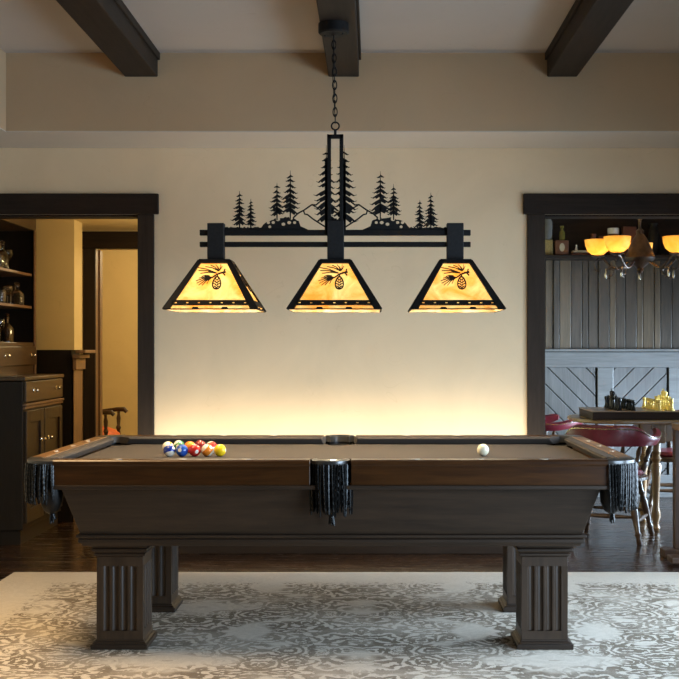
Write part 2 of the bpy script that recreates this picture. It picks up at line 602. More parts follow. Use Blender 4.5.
casing('door_1', LX0, LX1, WY, .02, DO, 2.297, .093, .029)
d2 = casing('door_2', RX0, RX1, WY, .02, DO, 2.297, .102, .026)
MB().box(RX0 + .012, RX0 + .016, WY + .02, WY + .055, 1.60, 1.69).build('hinge', 'nickel', d2)

# ceiling beams
for (x0, x1, lab) in ((-1.467, -1.272, 'dark wooden ceiling beam above the left doorway'),
                      (-.263, -.083, 'dark wooden ceiling beam that the pendant light hangs from'),
                      (1.029, 1.207, 'dark wooden ceiling beam above the right doorway')):
    o = empty('ceiling_beam', ((x0 + x1) / 2, 3, 2.916), lab, 'beam', 'dark beams across the ceiling')
    MB().box(x0, x1, -1.0, BY - .001, 2.916, CZ).build('beam_body', 'beam', o, .006)
    MB().box(x0 - .013, x0, -1.0, BY - .001, 3.016, CZ).build('beam_molding', 'beam', o, .003)
    MB().box(x1, x1 + .013, -1.0, BY - .001, 3.016, CZ).build('beam_molding', 'beam', o, .003)

# ------------------------------------------------------------------ left room
PX, IY = -2.27, 9.6
struct(MB().box(-4.3, 0.2, WY + WT, IY - .0, 2.29, 2.40).box(-4.3, .2, 9.6, 13.0, 2.62, 2.72), 'ceiling_side_room', 'yellow')
struct(MB().box(-4.3, -3.15, WY + WT, 8.8, 0, 2.62).box(-4.3, -4.2, 8.8, 13.0, 0, 2.62), 'wall_side_room_left', 'yellow')
struct(MB().box(0.05, 0.2, WY + WT, 13.0, 0, 2.62), 'wall_side_room_right', 'yellow')
struct(MB().box(-4.3, 0.2, 12.3, 12.45, 0, 2.62), 'wall_side_room_back', 'yellow')
struct(MB().box(-4.2, PX, 8.80, 9.04, 1.30, 2.29), 'wall_side_room_partition', 'yellow')
tr = struct(MB().box(-4.2, PX - .02, 8.79, 9.04, 0, 1.30), 'trim_2', 'wains')
MB().box(PX - .006, PX, 8.792, 9.05, 0, 1.18).build('lit_end_plate', 'oak', tr, .004)  # lighter plate on the dark end: its lit side put into the colour
MB().box(PX - .006, PX + .022, 8.775, 9.06, 1.15, 1.235).build('post_collar', 'oak', tr, .004)
MB().box(PX - .006, PX + .05, 8.765, 9.075, 1.237, 1.265).build('post_collar', 'oak', tr, .003)
MB().box(PX + .02, PX + .095, 8.755, 9.085, 1.275, 1.30).build('cap', 'oak', tr, .004)
IY = 9.6
w = MB()
w.box(-4.2, -2.32, IY, IY + .25, 0, 2.62).box(-2.32, -1.35, IY, IY + .25, 2.15, 2.62).box(-1.35, 0.05, IY, IY + .25, 0, 2.62)
struct(w, 'wall_side_room_middle', 'yellow')
d3 = empty('door_3', (-1.8, IY, 0), None, None, None, 'structure')
MB().box(-2.396, -2.296, IY - .03, IY, 0, 2.136).build('jamb', 'trimz', d3, .004)
MB().box(-2.32, -2.30, IY, IY + .25, 0, 2.136).build('jamb_liner', 'oak', d3, .003)
MB().box(-2.30, -2.285, IY + .10, IY + .14, 0, 2.136).build('door_stop', 'shelfw', d3, .003)
MB().box(-1.37, -1.27, IY - .03, IY, 0, 2.136).build('jamb', 'trimz', d3, .004)
MB().box(-2.42, -1.25, IY - .035, IY, 2.136, 2.277).build('header', 'trimx', d3, .004)

# ---- hutch along the left wall of the side room, front facing +X
hx = -2.33
ux = -2.525
hu = empty('hutch', (-2.75, 8.17, 0), 'dark wooden hutch with open display shelves over drawers and doors', 'hutch')
Y1, Y2 = 7.70, 8.65
MB().box(-3.14, hx, Y1, Y2, .10, 1.09).build('cabinet_body', 'hutchdark', hu, .004)
MB().box(-3.12, hx - .02, Y1 + .02, Y2 - .02, 0, .10).build('plinth', 'hutchdark', hu)
MB().box(-3.14, hx + .02, Y1 - .015, Y2 + .015, 1.095, 1.122).build('counter_top', 'hutch', hu, .006)
MB().box(hx, hx + .016, Y1, Y2, .905, .922).box(hx, hx + .024, Y1, Y2, .925, .942).build('waist_molding', 'shelfw', hu, .003)


def knob(p, parent, mat='nickel'):
    q = MB()
    q.tube([p, p + Vector((.018, 0, 0))], .005, 8)
    q.sphere(p + Vector((.024, 0, 0)), .013, 10)
    q.torus(p + Vector((.004, 0, 0)), .012, .004, 'X', 12, 6)
    q.build('knob', mat, parent, 0, True)


dr = MB().box(hx, hx + .018, Y1 + .02, Y2 - .02, .95, 1.088).build('drawer', 'hutch', hu, .005)
knob(Vector((hx + .018, 7.89, 1.026)), dr)
knob(Vector((hx + .018, 8.44, 1.026)), dr)
for (a, b, ky) in ((Y1 + .03, 8.14, 8.07), (8.16, Y2 - .03, 8.24)):
    q = MB()
    q.box(hx, hx + .018, a, a + .075, .14, .89).box(hx, hx + .018, b - .075, b, .14, .89)
    q.box(hx, hx + .018, a + .075, b - .075, .14, .23).box(hx, hx + .018, a + .075, b - .075, .81, .89)
    q.box(hx, hx + .005, a + .075, b - .075, .23, .81)
    dd = q.build('door', 'hutchdoor', hu, .003)
    knob(Vector((hx + .018, ky, .68)), dd)
# upper part
MB().box(-3.14, -3.12, Y1, Y2, 1.122, 2.28).build('back_panel', 'hutchdark', hu)
MB().box(-3.12, ux, Y1, Y1 + .025, 1.122, 2.28).build('side_panel', 'hutchdark', hu, .003)
MB().box(-3.12, ux, Y2 - .025, Y2, 1.122, 2.28).build('side_panel', 'hutchdark', hu, .003)
MB().box(ux, ux + .012, Y2 - .045, Y2, 1.122, 2.19).build('face_strip', 'shelfw', hu, .003)
MB().box(-3.12, ux + .01, Y1, Y2, 2.185, 2.28).build('crown_rail', 'hutch', hu, .006)
for z in (1.865, 1.625):
    MB().box(-3.12, ux - .01, Y1 + .025, Y2 - .045, z - .020, z).build('shelf', 'shelfw', hu, .003)
MB().box(-3.12, ux, Y1 + .025, Y2 - .025, 1.122, 1.355).build('drawer_case', 'hutch', hu, .003)
dr = MB().box(ux, ux + .016, Y1 + .02, Y2 - .03, 1.189, 1.325).build('drawer', 'hutch', hu, .005)
knob(Vector((ux + .016, 7.90, 1.262)), dr)
knob(Vector((ux + .016, 8.50, 1.262)), dr)

# things on the hutch shelves
def decanter(h, r):
    return MB().lathe([(0, 0), (r, 0), (r, h * .45), (r * .75, h * .55), (r * .28, h * .66), (r * .28, h * .80), (r * .42, h * .82), (r * .42, h * .84), (r * .2, h * .86), (r * .45, h * .93), (0, h)], seg=14)


def tumbler(h, r):
    return MB().lathe([(0, 0), (r * .85, 0), (r, h), (r * .9, h), (r * .78, h * .12), (0, h * .12)], seg=14)


def goblet(h, r):
    return MB().lathe([(0, 0), (r * .8, 0), (r * .75, h * .04), (r * .12, h * .1), (r * .12, h * .45), (r * .8, h * .6), (r, h * .8), (r * .85, h), (r * .78, h), (r * .85, h * .8), (0, h * .55)], seg=14)


def put(mb, name, mat, x, y, z, lab, cat, group):
    mb.xf(Matrix.Translation((x, y, z)))
    return solo(mb, name, mat, (x, y, z), lab, cat, group, 0, True)


hs = 'glassware on the hutch shelves'
fx = ux - .06
put(decanter(.20, .045), 'decanter', 'glass', fx, 8.07, 1.866, 'tall cut glass decanter on the top hutch shelf', 'decanter', hs)
put(tumbler(.085, .036), 'tumbler', 'glass', fx + .01, 7.97, 1.866, 'glass tumbler left of the decanter on the top hutch shelf', 'glass', hs)
put(goblet(.14, .036), 'goblet', 'glass', fx + .0, 8.19, 1.866, 'stemmed goblet right of the decanter on the top hutch shelf', 'glass', hs)
put(tumbler(.10, .04), 'tumbler', 'glass', fx, 7.89, 1.626, 'glass tumbler at the camera end of the middle hutch shelf', 'glass', hs)
put(tumbler(.085, .036), 'tumbler', 'glass', fx + .01, 8.01, 1.626, 'glass tumbler second from the camera end of the middle hutch shelf', 'glass', hs)
put(decanter(.17, .05), 'decanter', 'glass', fx, 8.41, 1.626, 'squat cut glass decanter on the middle hutch shelf', 'decanter', hs)
put(goblet(.13, .036), 'goblet', 'glass', fx - .03, 8.29, 1.626, 'stemmed goblet beside the decanter on the middle hutch shelf', 'glass', hs)
put(decanter(.21, .042), 'decanter', 'glass', fx, 7.90, 1.356, 'slim glass decanter on the lowest hutch shelf', 'decanter', hs)
put(goblet(.16, .036), 'goblet', 'glass', fx, 8.02, 1.356, 'stemmed goblet on the lowest hutch shelf', 'glass', hs)
put(decanter(.21, .048), 'liquor_bottle', 'dglass', fx - .03, 8.27, 1.356, 'dark brown bottle on the lowest hutch shelf', 'bottle', hs)

# ---- wooden armchair beyond the inner doorway
ac = empty('armchair', (-2.53, 10.35, 0), 'wooden armchair with turned arm post and orange cushion behind the left doorway', 'chair')
cx, cy = -2.53, 10.35
MB().box(cx - .25, cx + .25, cy - .25, cy + .25, .40, .44).build('seat', 'chairw', ac, .012)
MB().sphere((cx + .02, cy, .52), .25, 20, (1.02, 1.0, .42)).build('cushion', 'orange', ac, 0, True)
TP = [(0, .012), (.1, .018), (.3, .024), (.42, .014), (.5, .024), (.58, .014), (.8, .020), (.92, .012), (1, .014)]
for sx in (-1, 1):
    for sy in (-1, 1):
        MB().turned((cx + .23 * sx, cy + .23 * sy, 0), (cx + .21 * sx, cy + .21 * sy, .41), TP).build('leg', 'chairw', ac, 0, True)
for sy in (-1, 1):
    MB().turned((cx + .20, cy + .24 * sy, .44), (cx + .20, cy + .26 * sy, .735), TP).build('arm_post', 'chairw', ac, 0, True)
    MB().tube([(cx - .24, cy + .26 * sy, .70), (cx, cy + .27 * sy, .73), (cx + .18, cy + .265 * sy, .755), (cx + .25, cy + .26 * sy, .755), (cx + .275, cy + .26 * sy, .73)], [.016, .018, .02, .022, .018], 10).build('arm', 'chairw', ac, 0, True)
for i in range(5):
    y = cy - .2 + .1 * i
    MB().turned((cx - .23, y, .44), (cx - .29, y, .88), TP).build('spindle', 'chairw', ac, 0, True)
MB().tube([(cx - .25, cy - .27, .90), (cx - .30, cy - .1, .93), (cx - .30, cy + .1, .93), (cx - .25, cy + .27, .90)], .03, 10).build('crest_rail', 'chairw', ac, 0, True)

# ------------------------------------------------------------------ right room
PY = 10.2
struct(MB().box(0.2, 4.3, WY + WT, PY + .3, 2.62, 2.72), 'ceiling_parlor', 'ceil')
struct(MB().box(4.1, 4.25, WY + WT, 8.0, 0, 2.62).box(4.1, 4.25, 9.9, PY + .3, 0, 2.62).box(4.1, 4.25, 8.0, 9.9, 0, .3).box(4.1, 4.25, 8.0, 9.9, 1.5, 2.62), 'wall_parlor_right', 'grey_v')
q = MB()
for yy in (8.0, 8.925, 9.85):
    q.box(4.12, 4.2, yy, yy + .05, .3, 1.5)
q.box(4.12, 4.2, 8.0, 9.9, .3, .35).box(4.12, 4.2, 8.0, 9.9, 1.45, 1.5)
struct(q, 'window_3', 'trimz')
wp = struct(MB().box(.2, 4.1, PY + .02, PY + .3, 0, 2.62), 'wall_parlor', 'gap')
# vertical boards
bdA, bdB = MB(), MB()
x = .3
while x < 4.05:
    wd = R.choice((.055, .07, .085, .10))
    (bdA if R.random() < .6 else bdB).box(x, min(x + wd - .005, 4.1), PY - R.choice((0, .004, .010)), PY + .02, 1.30, 2.13)
    x += wd
bdA.build('vertical_boards', 'grey_v', wp, .003)
bdB.build('vertical_boards', 'grey_v2', wp, .003)
MB().box(.3, 4.1, PY - .05, PY + .02, 1.285, 1.307).build('dado_cap', 'grey_x', wp, .004)
MB().box(.3, 4.1, PY - .02, PY + .02, 1.145, 1.28).build('dado_rail', 'grey_x', wp, .004)
MB().box(.3, 4.1, PY - .022, PY + .02, 0, .20).build('skirting', 'grey_x', wp, .004)


def clip(poly, nx, nz, d):
    out = []
    for i in range(len(poly)):
        a, b = poly[i], poly[(i + 1) % len(poly)]
        da = a[0] * nx + a[1] * nz - d
        db = b[0] * nx + b[1] * nz - d
        if da <= 0:
            out.append(a)
        if (da < 0 < db) or (db < 0 < da):
            t = da / (da - db)
            out.append((a[0] + (b[0] - a[0]) * t, a[1] + (b[1] - a[1]) * t))
    return out


for k in range(-1, 4):
    x0 = 1.487 + .627 * k
    x1 = x0 + .469
    if x1 > 4.09:
        break
    sgn = 1 if k % 2 == 0 else -1
    nx, nz = (.7071 * sgn, .7071)
    q = MB()
    rect = [(x0, .20), (x1, .20), (x1, 1.145), (x0, 1.145)]
    d = -4.0
    wid = .118
    while d < 5:
        p = clip(rect, nx, nz, d + wid - .007)
        p = clip(p, -nx, -nz, -d) if len(p) > 2 else p
        if len(p) > 2:
            q.prism(p, 'Y', PY - .008, PY + .015)
        d += wid
    q.build('diagonal_panel', 'grey_p', wp, .004)
    MB().box(x1 + .018, x1 + .158, PY - .02, PY + .02, .20, 1.145).build('stile', 'grey_x', wp, .004)
# shelf under the ceiling
sh = empty('wall_shelf', (2.2, 10.05, 2.10), 'dark wooden wall shelf of bottles and tins above the grey boards', 'shelf')
MB().box(.3, 4.1, 9.90, PY - .012, 2.085, 2.112).build('shelf_board', 'shelfdark', sh, .004)
MB().box(.3, 4.1, PY - .03, PY - .012, 2.112, 2.60).build('shelf_back', 'shelfdark', sh)
SZ = 2.113


def shelf_x(px, Y=10.0):
    return (px - 373) * Y / F


gs = 'things on the parlor wall shelf'
x = shelf_x(547)
solo(MB().box(x - .05, x + .042, 9.94, 10.04, SZ, SZ + .135), 'straw_box', 'straw', (x, 9.99, SZ), 'straw coloured box at the left end of the wall shelf', 'box', gs, .006)
put(MB().lathe([(0, 0), (.05, 0), (.052, .15), (.04, .175), (.04, .20), (.045, .2), (.045, .215), (0, .22)], seg=16), 'glass_jar', 'jar', x - .005, 9.99, SZ + .136, 'grey glass jar standing on the straw coloured box', 'jar', gs)
x = shelf_x(561)
t = empty('storage_tin', (x, 9.97, SZ), 'brown tin with a cream round emblem on the wall shelf', 'tin', gs)
MB().box(x - .062, x + .055, 9.93, 10.03, SZ, SZ + .128).build('tin_body', 'tin', t, .008)
q = MB()
q.lathe([(0, 0), (.030, 0), (.030, .004), (.024, .004), (.024, .002), (.0, .002)], seg=20)
q.xf(Matrix.Translation((x - .002, 9.931, SZ + .066)) @ Matrix.Rotation(PI / 2, 4, 'X') @ Matrix.Diagonal((.75, 1.2, 1, 1)))
q.build('emblem', 'cream', t)
put(MB().lathe([(0, 0), (.026, 0), (.026, .07), (.012, .09), (.012, .105), (.018, .106), (.018, .125), (0, .126)], seg=14), 'small_bottle', 'gbottle', x + .004, 9.975, SZ + .129, 'small olive green bottle standing on the brown tin', 'bottle', gs)
for i, (m, h, w_, lab) in enumerate((('red', .022, .16, 'thin red book lying at the bottom of the flat stack'), ('cream', .018, .14, 'pale book lying on top of the red one'))):
    x = shelf_x(580)
    z = SZ + (.0 if i == 0 else .023)
    solo(MB().box(x - w_ / 2, x + w_ / 2, 9.94, 10.04, z, z + h), 'book', m, (x, 9.99, z), lab + ' on the wall shelf', 'book', gs, .003)
for px, h, r, m, lab in ((576, .055, .014, 'white', 'tiny white figurine standing on the pale book'), ):
    put(MB().lathe([(0, 0), (r, 0), (r * .8, h * .3), (r * .5, h * .6), (r * .7, h * .8), (0, h)], seg=12), 'figurine', m, shelf_x(px), 9.985, SZ + .042, lab + ' on the wall shelf', 'figurine', gs)
for px, h, r, m, name, lab in ((594, .19, .028, 'red', 'jar', 'slim red brown jar left of the pale capped jar on the wall shelf'),
                               (602, .17, .026, 'tin', 'jar', 'short brown jar just left of the pale capped jar on the wall shelf')):
    put(MB().lathe([(0, 0), (r, 0), (r, h * .75), (r * .7, h * .85), (r * .7, h * .88), (r * .85, h * .88), (r * .85, h), (0, h)], seg=14), name, m, shelf_x(px), 10.03, SZ, lab, 'jar', gs)
x = shelf_x(614)
t = empty('capped_jar', (x, 10.03, SZ), 'brown jar with a pale cap on the wall shelf behind the chandelier', 'jar', gs)
MB().lathe([(0, 0), (.05, 0), (.05, .17), (.042, .19), (.042, .195)], (x, 10.03, SZ), 16).build('jar_body', 'tin', t, 0, True)
MB().lathe([(0, .19), (.05, .19), (.05, .235), (.046, .24), (0, .24)], (x, 10.03, SZ), 16).build('jar_lid', 'white', t, 0, True)
x = shelf_x(629)
solo(MB().box(x - .055, x + .06, 9.98, 10.06, SZ, SZ + .25), 'wooden_box', 'red', (x, 10.02, SZ), 'upright red brown box on the wall shelf behind the chandelier body', 'box', gs, .006)
put(MB().lathe([(0, 0), (.045, 0), (.055, .12), (.035, .22), (.03, .26), (.042, .28), (0, .28)], seg=16), 'vase', 'hutchdark', shelf_x(654), 10.02, SZ, 'dark tapered vase on the wall shelf at the right', 'vase', gs)

# ---- amber bowl chandelier
CX, CY = (640 - 373) * 8.6 / F, 8.6
ch = empty('chandelier', (CX, CY, 1.83), 'bronze chandelier with five glowing amber glass bowls in the right room', 'chandelier')
MB().lathe([(.012, 2.62), (.012, 2.30), (.02, 2.28), (.012, 2.26), (.012, 2.20), (.03, 2.185), (.028, 2.16), (.055, 2.12), (.085, 2.05), (.107, 2.0), (.112, 1.985), (.10, 1.965), (.05, 1.93), (.02, 1.905), (.026, 1.89), (.012, 1.87), (0, 1.865)], (CX, CY, 0), 24).build('central_body', 'bronze', ch, 0, True)
MB().lathe([(0, 2.62), (.07, 2.62), (.06, 2.59), (.012, 2.58)], (CX, CY, 0), 20).build('ceiling_plate', 'bronze', ch, 0, True)
for i, adeg in enumerate((176, 226, 312, 0, 77)):
    a = math.radians(adeg)
    dx, dy = math.cos(a), math.sin(a)
    bx, by = CX + .31 * dx, CY + .31 * dy

    def pp(r, z):
        return (CX + r * dx, CY + r * dy, z)
    q = MB()
    pts = [pp(.07, 1.96)]
    for k in range(13):
        t = k / 12
        pts.append(pp(.10 + .21 * t, 1.94 - .055 * math.sin(PI * min(1, t * 1.25)) + .05 * t))
    q.tube(pts, .008, 8)
    sc = []
    for k in range(16):
        t = k / 15
        an = -PI * .5 + t * 2.2 * PI
        rr = .042 * (1 - .55 * t)
        sc.append(pp(.22 + rr * math.cos(an), 1.872 + rr * math.sin(an)))
    q.tube(sc, .006, 6)
    sc2 = [pp(.30, 1.985), pp(.335, 1.94), pp(.33, 1.895), pp(.30, 1.88), pp(.285, 1.90)]
    q.tube(sc2, .006, 6)
    am = q.build('arm', 'bronze', ch, 0, True)
    MB().lathe([(0, -.075), (.008, -.07), (.012, -.05), (.007, -.02), (.003, 0)], (*pp(.25, 1.905),), 10).build('drop', 'nickel', am, 0, True)
    MB().lathe([(.0, 0), (.025, 0), (.05, .012), (.02, .018), (.02, .03), (0, .03)], (bx, by, 1.985), 16).build('cup', 'bronze', ch, 0, True)
    bw = MB().lathe([(.016, 2.004), (.045, 2.010), (.075, 2.035), (.092, 2.075), (.098, 2.12), (.094, 2.12), (.088, 2.078), (.071, 2.04), (.042, 2.016), (.016, 2.012)], (bx, by, 0), 28).build('glass_bowl', 'bowl', ch, 0, True)
    MB().sphere((bx, by, 2.058), .021, 12).build('bulb', 'bulb2', bw, 0, True)

# ---- captain's chair
def captain(name, label):
    o = empty(name, (0, 0, 0), label, 'chair', "burgundy captain's chairs around the game table")
    MB().lathe([(0, .405), (.22, .405), (.245, .415), (.245, .435), (.22, .445), (0, .445)], (0, 0, 0), 28).build('seat_frame', 'chairw', o, 0, True)
    MB().lathe([(0, .446), (.215, .446), (.23, .462), (.215, .485), (.12, .495), (0, .497)], (0, 0, 0), 28).build('seat_cushion', 'burg', o, 0, True)
    LP = [(0, .014), (.03, .020), (.10, .016), (.16, .024), (.2, .016), (.45, .024), (.6, .026), (.7, .016), (.74, .024), (.78, .016), (.95, .020), (1, .018)]
    ft = {}
    for sx in (-1, 1):
        for sy in (-1, 1):
            a, b = Vector((.235 * sx, .225 * sy, 0)), Vector((.15 * sx, .15 * sy, .41))
            ft[sx, sy] = a.lerp(b, .36)
            MB().turned(a, b, LP).build('leg', 'chairw', o, 0, True)
    SP = [(0, .009), (.2, .012), (.5, .017), (.8, .012), (1, .009)]
    for sx in (-1, 1):
        MB().turned(ft[sx, -1], ft[sx, 1], SP).build('stretcher', 'chairw', o, 0, True)
    for sy in (-1, 1):
        MB().turned(ft[-1, sy] + Vector((0, 0, .03)), ft[1, sy] + Vector((0, 0, .03)), SP).build('stretcher', 'chairw', o, 0, True)
    # padded wrap-around rail; angle 0 = back (-Y)
    q, tk, tkp, tkr = MB(), MB(), [], []
    n = 44
    secs = []
    for i in range(n + 1):
        t = -1 + 2 * i / n
        th = t * math.radians(128)
        hgt = .055 + .075 * (1 / (1 + math.exp((abs(t) - .44) / .045)))
        rad = .275 + .012 * abs(t)
        ext = max(0, abs(t) - .62) * .16
        px, py = rad * math.sin(th), -rad * math.cos(th)
        dx, dy = math.sin(th), -math.cos(th)
        py += ext
        zb = .655 + .085 * max(0, abs(t) - .68) ** 1.0 * 1.6
        pr = [(-.022, 0), (.022, 0), (.034, hgt * .3), (.042, hgt * .75), (.040, hgt), (.012, hgt + .012), (-.012, hgt), (-.016, hgt * .5)]
        e = 1 if 0 < i < n else .55
        secs.append([(px + dx * u * e, py + dy * u * e, zb + (w_ - hgt * .5) * e + hgt * .5) for u, w_ in pr])
        if 2 < i < n - 2:
            for hf in (0, 1):
                tkp.append((px + dx * .042, py + dy * .042, zb + hgt * .9))
                tkr.append(.0055 if hf else .002)
    vs = [v for s_ in secs for v in s_]
    m_ = 8
    fs = [(i * m_ + k, i * m_ + (k + 1) % m_, (i + 1) * m_ + (k + 1) % m_, (i + 1) * m_ + k) for i in range(n) for k in range(m_)]
    fs += [tuple(range(m_)), tuple(n * m_ + k for k in range(m_))]
    q.add(vs, fs)
    br = q.build('backrest', 'burg', o, 0, True)
    tkp = [tuple(a + (b - a) * .5 * (i % 2) for a, b in zip(p_, tkp[min(i + 1, len(tkp) - 1)])) for i, p_ in enumerate(tkp)]
    tk.tube(tkp, tkr, 6)
    tk.build('nailhead_trim', 'brass', br, 0, True)
    VP = [(0, .011), (.12, .017), (.3, .021), (.42, .012), (.5, .021), (.58, .012), (.75, .019), (.9, .012), (1, .014)]
    for dg in (-112, -84, -56, -28, 0, 28, 56, 84, 112):
        th = math.radians(dg)
        e = max(0, abs(dg) / 128 - .62) * .16
        MB().turned((.205 * math.sin(th), -.205 * math.cos(th), .44), (.275 * math.sin(th), -.275 * math.cos(th) + e, .67), VP).build('spindle', 'chairw', o, 0, True)
    return o


c1 = captain('captains_chair', 'burgundy leather captains chair with its back to the pool table')
c2 = copy_tree(c1)
c2['label'] = 'burgundy captains chair half hidden behind the right door casing, its arm showing'
c3 = copy_tree(c1)
c3['label'] = 'burgundy captains chair behind the game table, seat seen past its turned leg'
c1.location = (1.655, 8.02, 0)
c1.rotation_euler.z = math.radians(-24)
c2.location = (1.40, 9.52, 0)
c2.rotation_euler.z = math.radians(-75)
c3.location = (2.45, 9.42, 0)
c3.rotation_euler.z = math.radians(175)

# ---- game table with chess set
TZ = .806
gt = empty('game_table', (2.25, 8.55, 0), 'golden wooden game table with turned legs holding the chess set', 'table')


def rrect(x0, x1, y0, y1, r, n=8):
    out = []
    for (cx_, cy_, a) in ((x1 - r, y1 - r, 0), (x0 + r, y1 - r, 90), (x0 + r, y0 + r, 180), (x1 - r, y0 + r, 270)):
        for i in range(n + 1):
            t = math.radians(a + 90 * i / n)
            out.append((cx_ + r * math.cos(t), cy_ + r * math.sin(t)))
    return out


MB().prism(rrect(1.46, 3.05, 8.12, 8.98, .30), 'Z', TZ - .028, TZ).build('table_top', 'goldx', gt, .008)
MB().box(2.00, 2.56, 8.335, 8.355, .64, TZ - .028).box(2.00, 2.56, 8.74, 8.76, .64, TZ - .028).box(2.01, 2.03, 8.33, 8.77, .64, TZ - .028).box(2.54, 2.56, 8.33, 8.77, .64, TZ - .028).build('apron', 'gold', gt, .003)
GL = [(0, .022), (.03, .030), (.06, .022), (.10, .020), (.16, .034), (.22, .030), (.27, .022), (.6, .030), (.74, .040), (.78, .026), (.82, .038), (.86, .026), (.9, .036), (.93, .030), (1, .034)]
for (x, y) in ((2.04, 8.345), (2.53, 8.345), (2.04, 8.745), (2.53, 8.745)):
    q = MB().turned((x, y, 0), (x, y, .63), GL, 14)
    q.build('leg', 'gold', gt, 0, True)
    MB().box(x - .045, x + .06, y - .035, y + .035, .63, TZ - .03).build('leg_block', 'gold', gt, .005)
bx0, bx1, by0, by1 = 1.548, 2.165, 8.16, 8.70
BZ2 = .870
cb = empty('chess_box', ((bx0 + bx1) / 2, (by0 + by1) / 2, TZ + .001), 'dark wooden chess board box on the game table', 'chess board')
MB().box(bx0, bx1, by0, by1, TZ + .001, BZ2 - .008).build('box_body', 'boxw', cb, .004)
MB().box(bx0 - .004, bx1 + .004, by0 - .004, by1 + .004, BZ2 - .008, BZ2).build('box_lid', 'goldx', cb, .002)


def piece(kind):
    b = [(0, 0), (.019, 0), (.020, .005), (.015, .010), (.017, .014), (.012, .02)]
    q = MB()
    if kind == 'pawn':
        q.lathe(b + [(.008, .045), (.013, .049), (.008, .053), (.012, .060), (.013, .066), (.010, .074), (0, .077)], seg=12)
    elif kind == 'rook':
        q.lathe(b + [(.010, .05), (.015, .055), (.011, .06), (.015, .064), (.015, .085), (.010, .085), (.010, .078), (0, .078)], seg=12)
    elif kind == 'bishop':
        q.lathe(b + [(.008, .06), (.014, .065), (.008, .07), (.013, .082), (.010, .095), (.003, .104), (.004, .108), (0, .112)], seg=12)
    elif kind == 'queen':
        q.lathe(b + [(.009, .07), (.016, .077), (.009, .083), (.011, .10), (.017, .122), (.011, .12), (.007, .128), (0, .133)], seg=12)
    elif kind == 'king':
        q.lathe(b + [(.010, .075), (.017, .082), (.010, .088), (.012, .105), (.017, .126), (.006, .133), (0, .134)], seg=12)
        q.box(-.0025, .0025, -.0025, .0025, .132, .150).box(-.008, .008, -.0025, .0025, .139, .144)
    else:
        q.lathe(b + [(.013, .034), (.010, .04), (0, .042)], seg=12)
        q.prism([(-.012, .036), (.013, .036), (.011, .055), (.013, .07), (.008, .09), (.002, .098), (-.006, .088), (-.019, .076), (-.018, .066), (-.004, .068), (-.010, .05)], 'Y', -.008, .008)
    return q


order = ['rook', 'knight', 'bishop', 'queen', 'king', 'bishop', 'knight', 'rook']
proto = {}
for side, mat, xs, dirn in (('black', 'cblack', (1.745, 1.845), 1), ('pale yellow', 'cwhite', (2.12, 2.03), -1)):
    for rank in (0, 1):
        for k in range(8):
            kind = order[k] if rank == 0 else 'pawn'
            key = (kind, side)
            if key not in proto:
                q = piece(kind)
                if dirn > 0:
                    q.xf(Matrix.Rotation(PI, 4, 'Z'))
                o = q.build('chess_' + kind, mat, None, 0, True)
                lab = {'rook': 'chess rook with notched top', 'knight': 'chess knight with a horse head', 'bishop': 'chess bishop with pointed head',
                       'queen': 'tall chess queen beside the king', 'king': 'tallest chess king topped by a cross', 'pawn': 'short chess pawn in front of the bigger pieces'}[kind]
                tag(o, '%s %s on the wooden chess box' % (side, lab), 'chess piece', '%s chess pieces' % side)
                proto[key] = o
            else:
                o = proto[key].copy()
                COL.objects.link(o)
            o.location = (xs[rank] + R.uniform(-.004, .004), by0 + .045 + k * .064 + R.uniform(-.004, .004), BZ2)

# ---- dark table at the right edge
st = empty('side_table', (2.12, 7.12, 0), 'wooden side table with a square post foot at the right edge of the doorway', 'table')
sx0 = 1.898
MB().box(sx0, sx0 + .06, 7.00, 7.06, .05, .80).build('post', 'chairw', st, .004)
MB().box(sx0 + .0, sx0 + .06, 7.28, 7.34, .05, .80).build('post', 'chairw', st, .004)
MB().box(sx0 - .10, sx0 + .5, 6.97, 7.09, .012, .05).build('foot', 'chairw', st, .006)
MB().box(sx0 - .075, sx0 + .5, 7.25, 7.37, .0, .05).build('foot', 'chairw', st, .006)
MB().box(sx0 + .44, sx0 + .50, 7.00, 7.06, .05, .80).build('post', 'chairw', st, .004)
MB().box(sx0 + .44, sx0 + .50, 7.28, 7.34, .05, .80).build('post', 'chairw', st, .004)
MB().box(sx0 + .005, sx0 + .5, 6.95, 7.385, .80, .838).build('table_top', 'goldx', st, .006)
solo(MB().box(sx0 + .025, sx0 + .22, 7.02, 7.2, .839, .90), 'white_box', 'white', (sx0 + .12, 7.1, .839), 'small white box on the side table at the right edge', 'box', None, .004)

# ------------------------------------------------------------------ rug
rx0, rx1, ry0, ry1 = -2.085, 1.98, 3.9, 6.725
rug = MB().prism(rrect(rx0, rx1, ry0, ry1, .01, 2), 'Z', .0, .012)
rg = solo(rug, 'area_rug', rug_mat((rx1 - rx0) / 2, (ry1 - ry0) / 2), ((rx0 + rx1) / 2, (ry0 + ry1) / 2, 0), 'faded cream and grey oriental rug under the pool table', 'rug', None, .004)

# ------------------------------------------------------------------ pool table
TX, TY = -.176, 5.50
HL, HW = 1.281, .70
RT = .847
RZ = .012
pt = empty('pool_table', (TX, TY, 0), 'dark wooden pool table with fluted legs and black fringed pockets', 'pool table')
CL, CW = 1.172, .585       # cloth half sizes


def bx(mb, x0, x1, y0, y1, z0, z1):
    return mb.box(TX + x0, TX + x1, TY + y0, TY + y1, z0, z1)


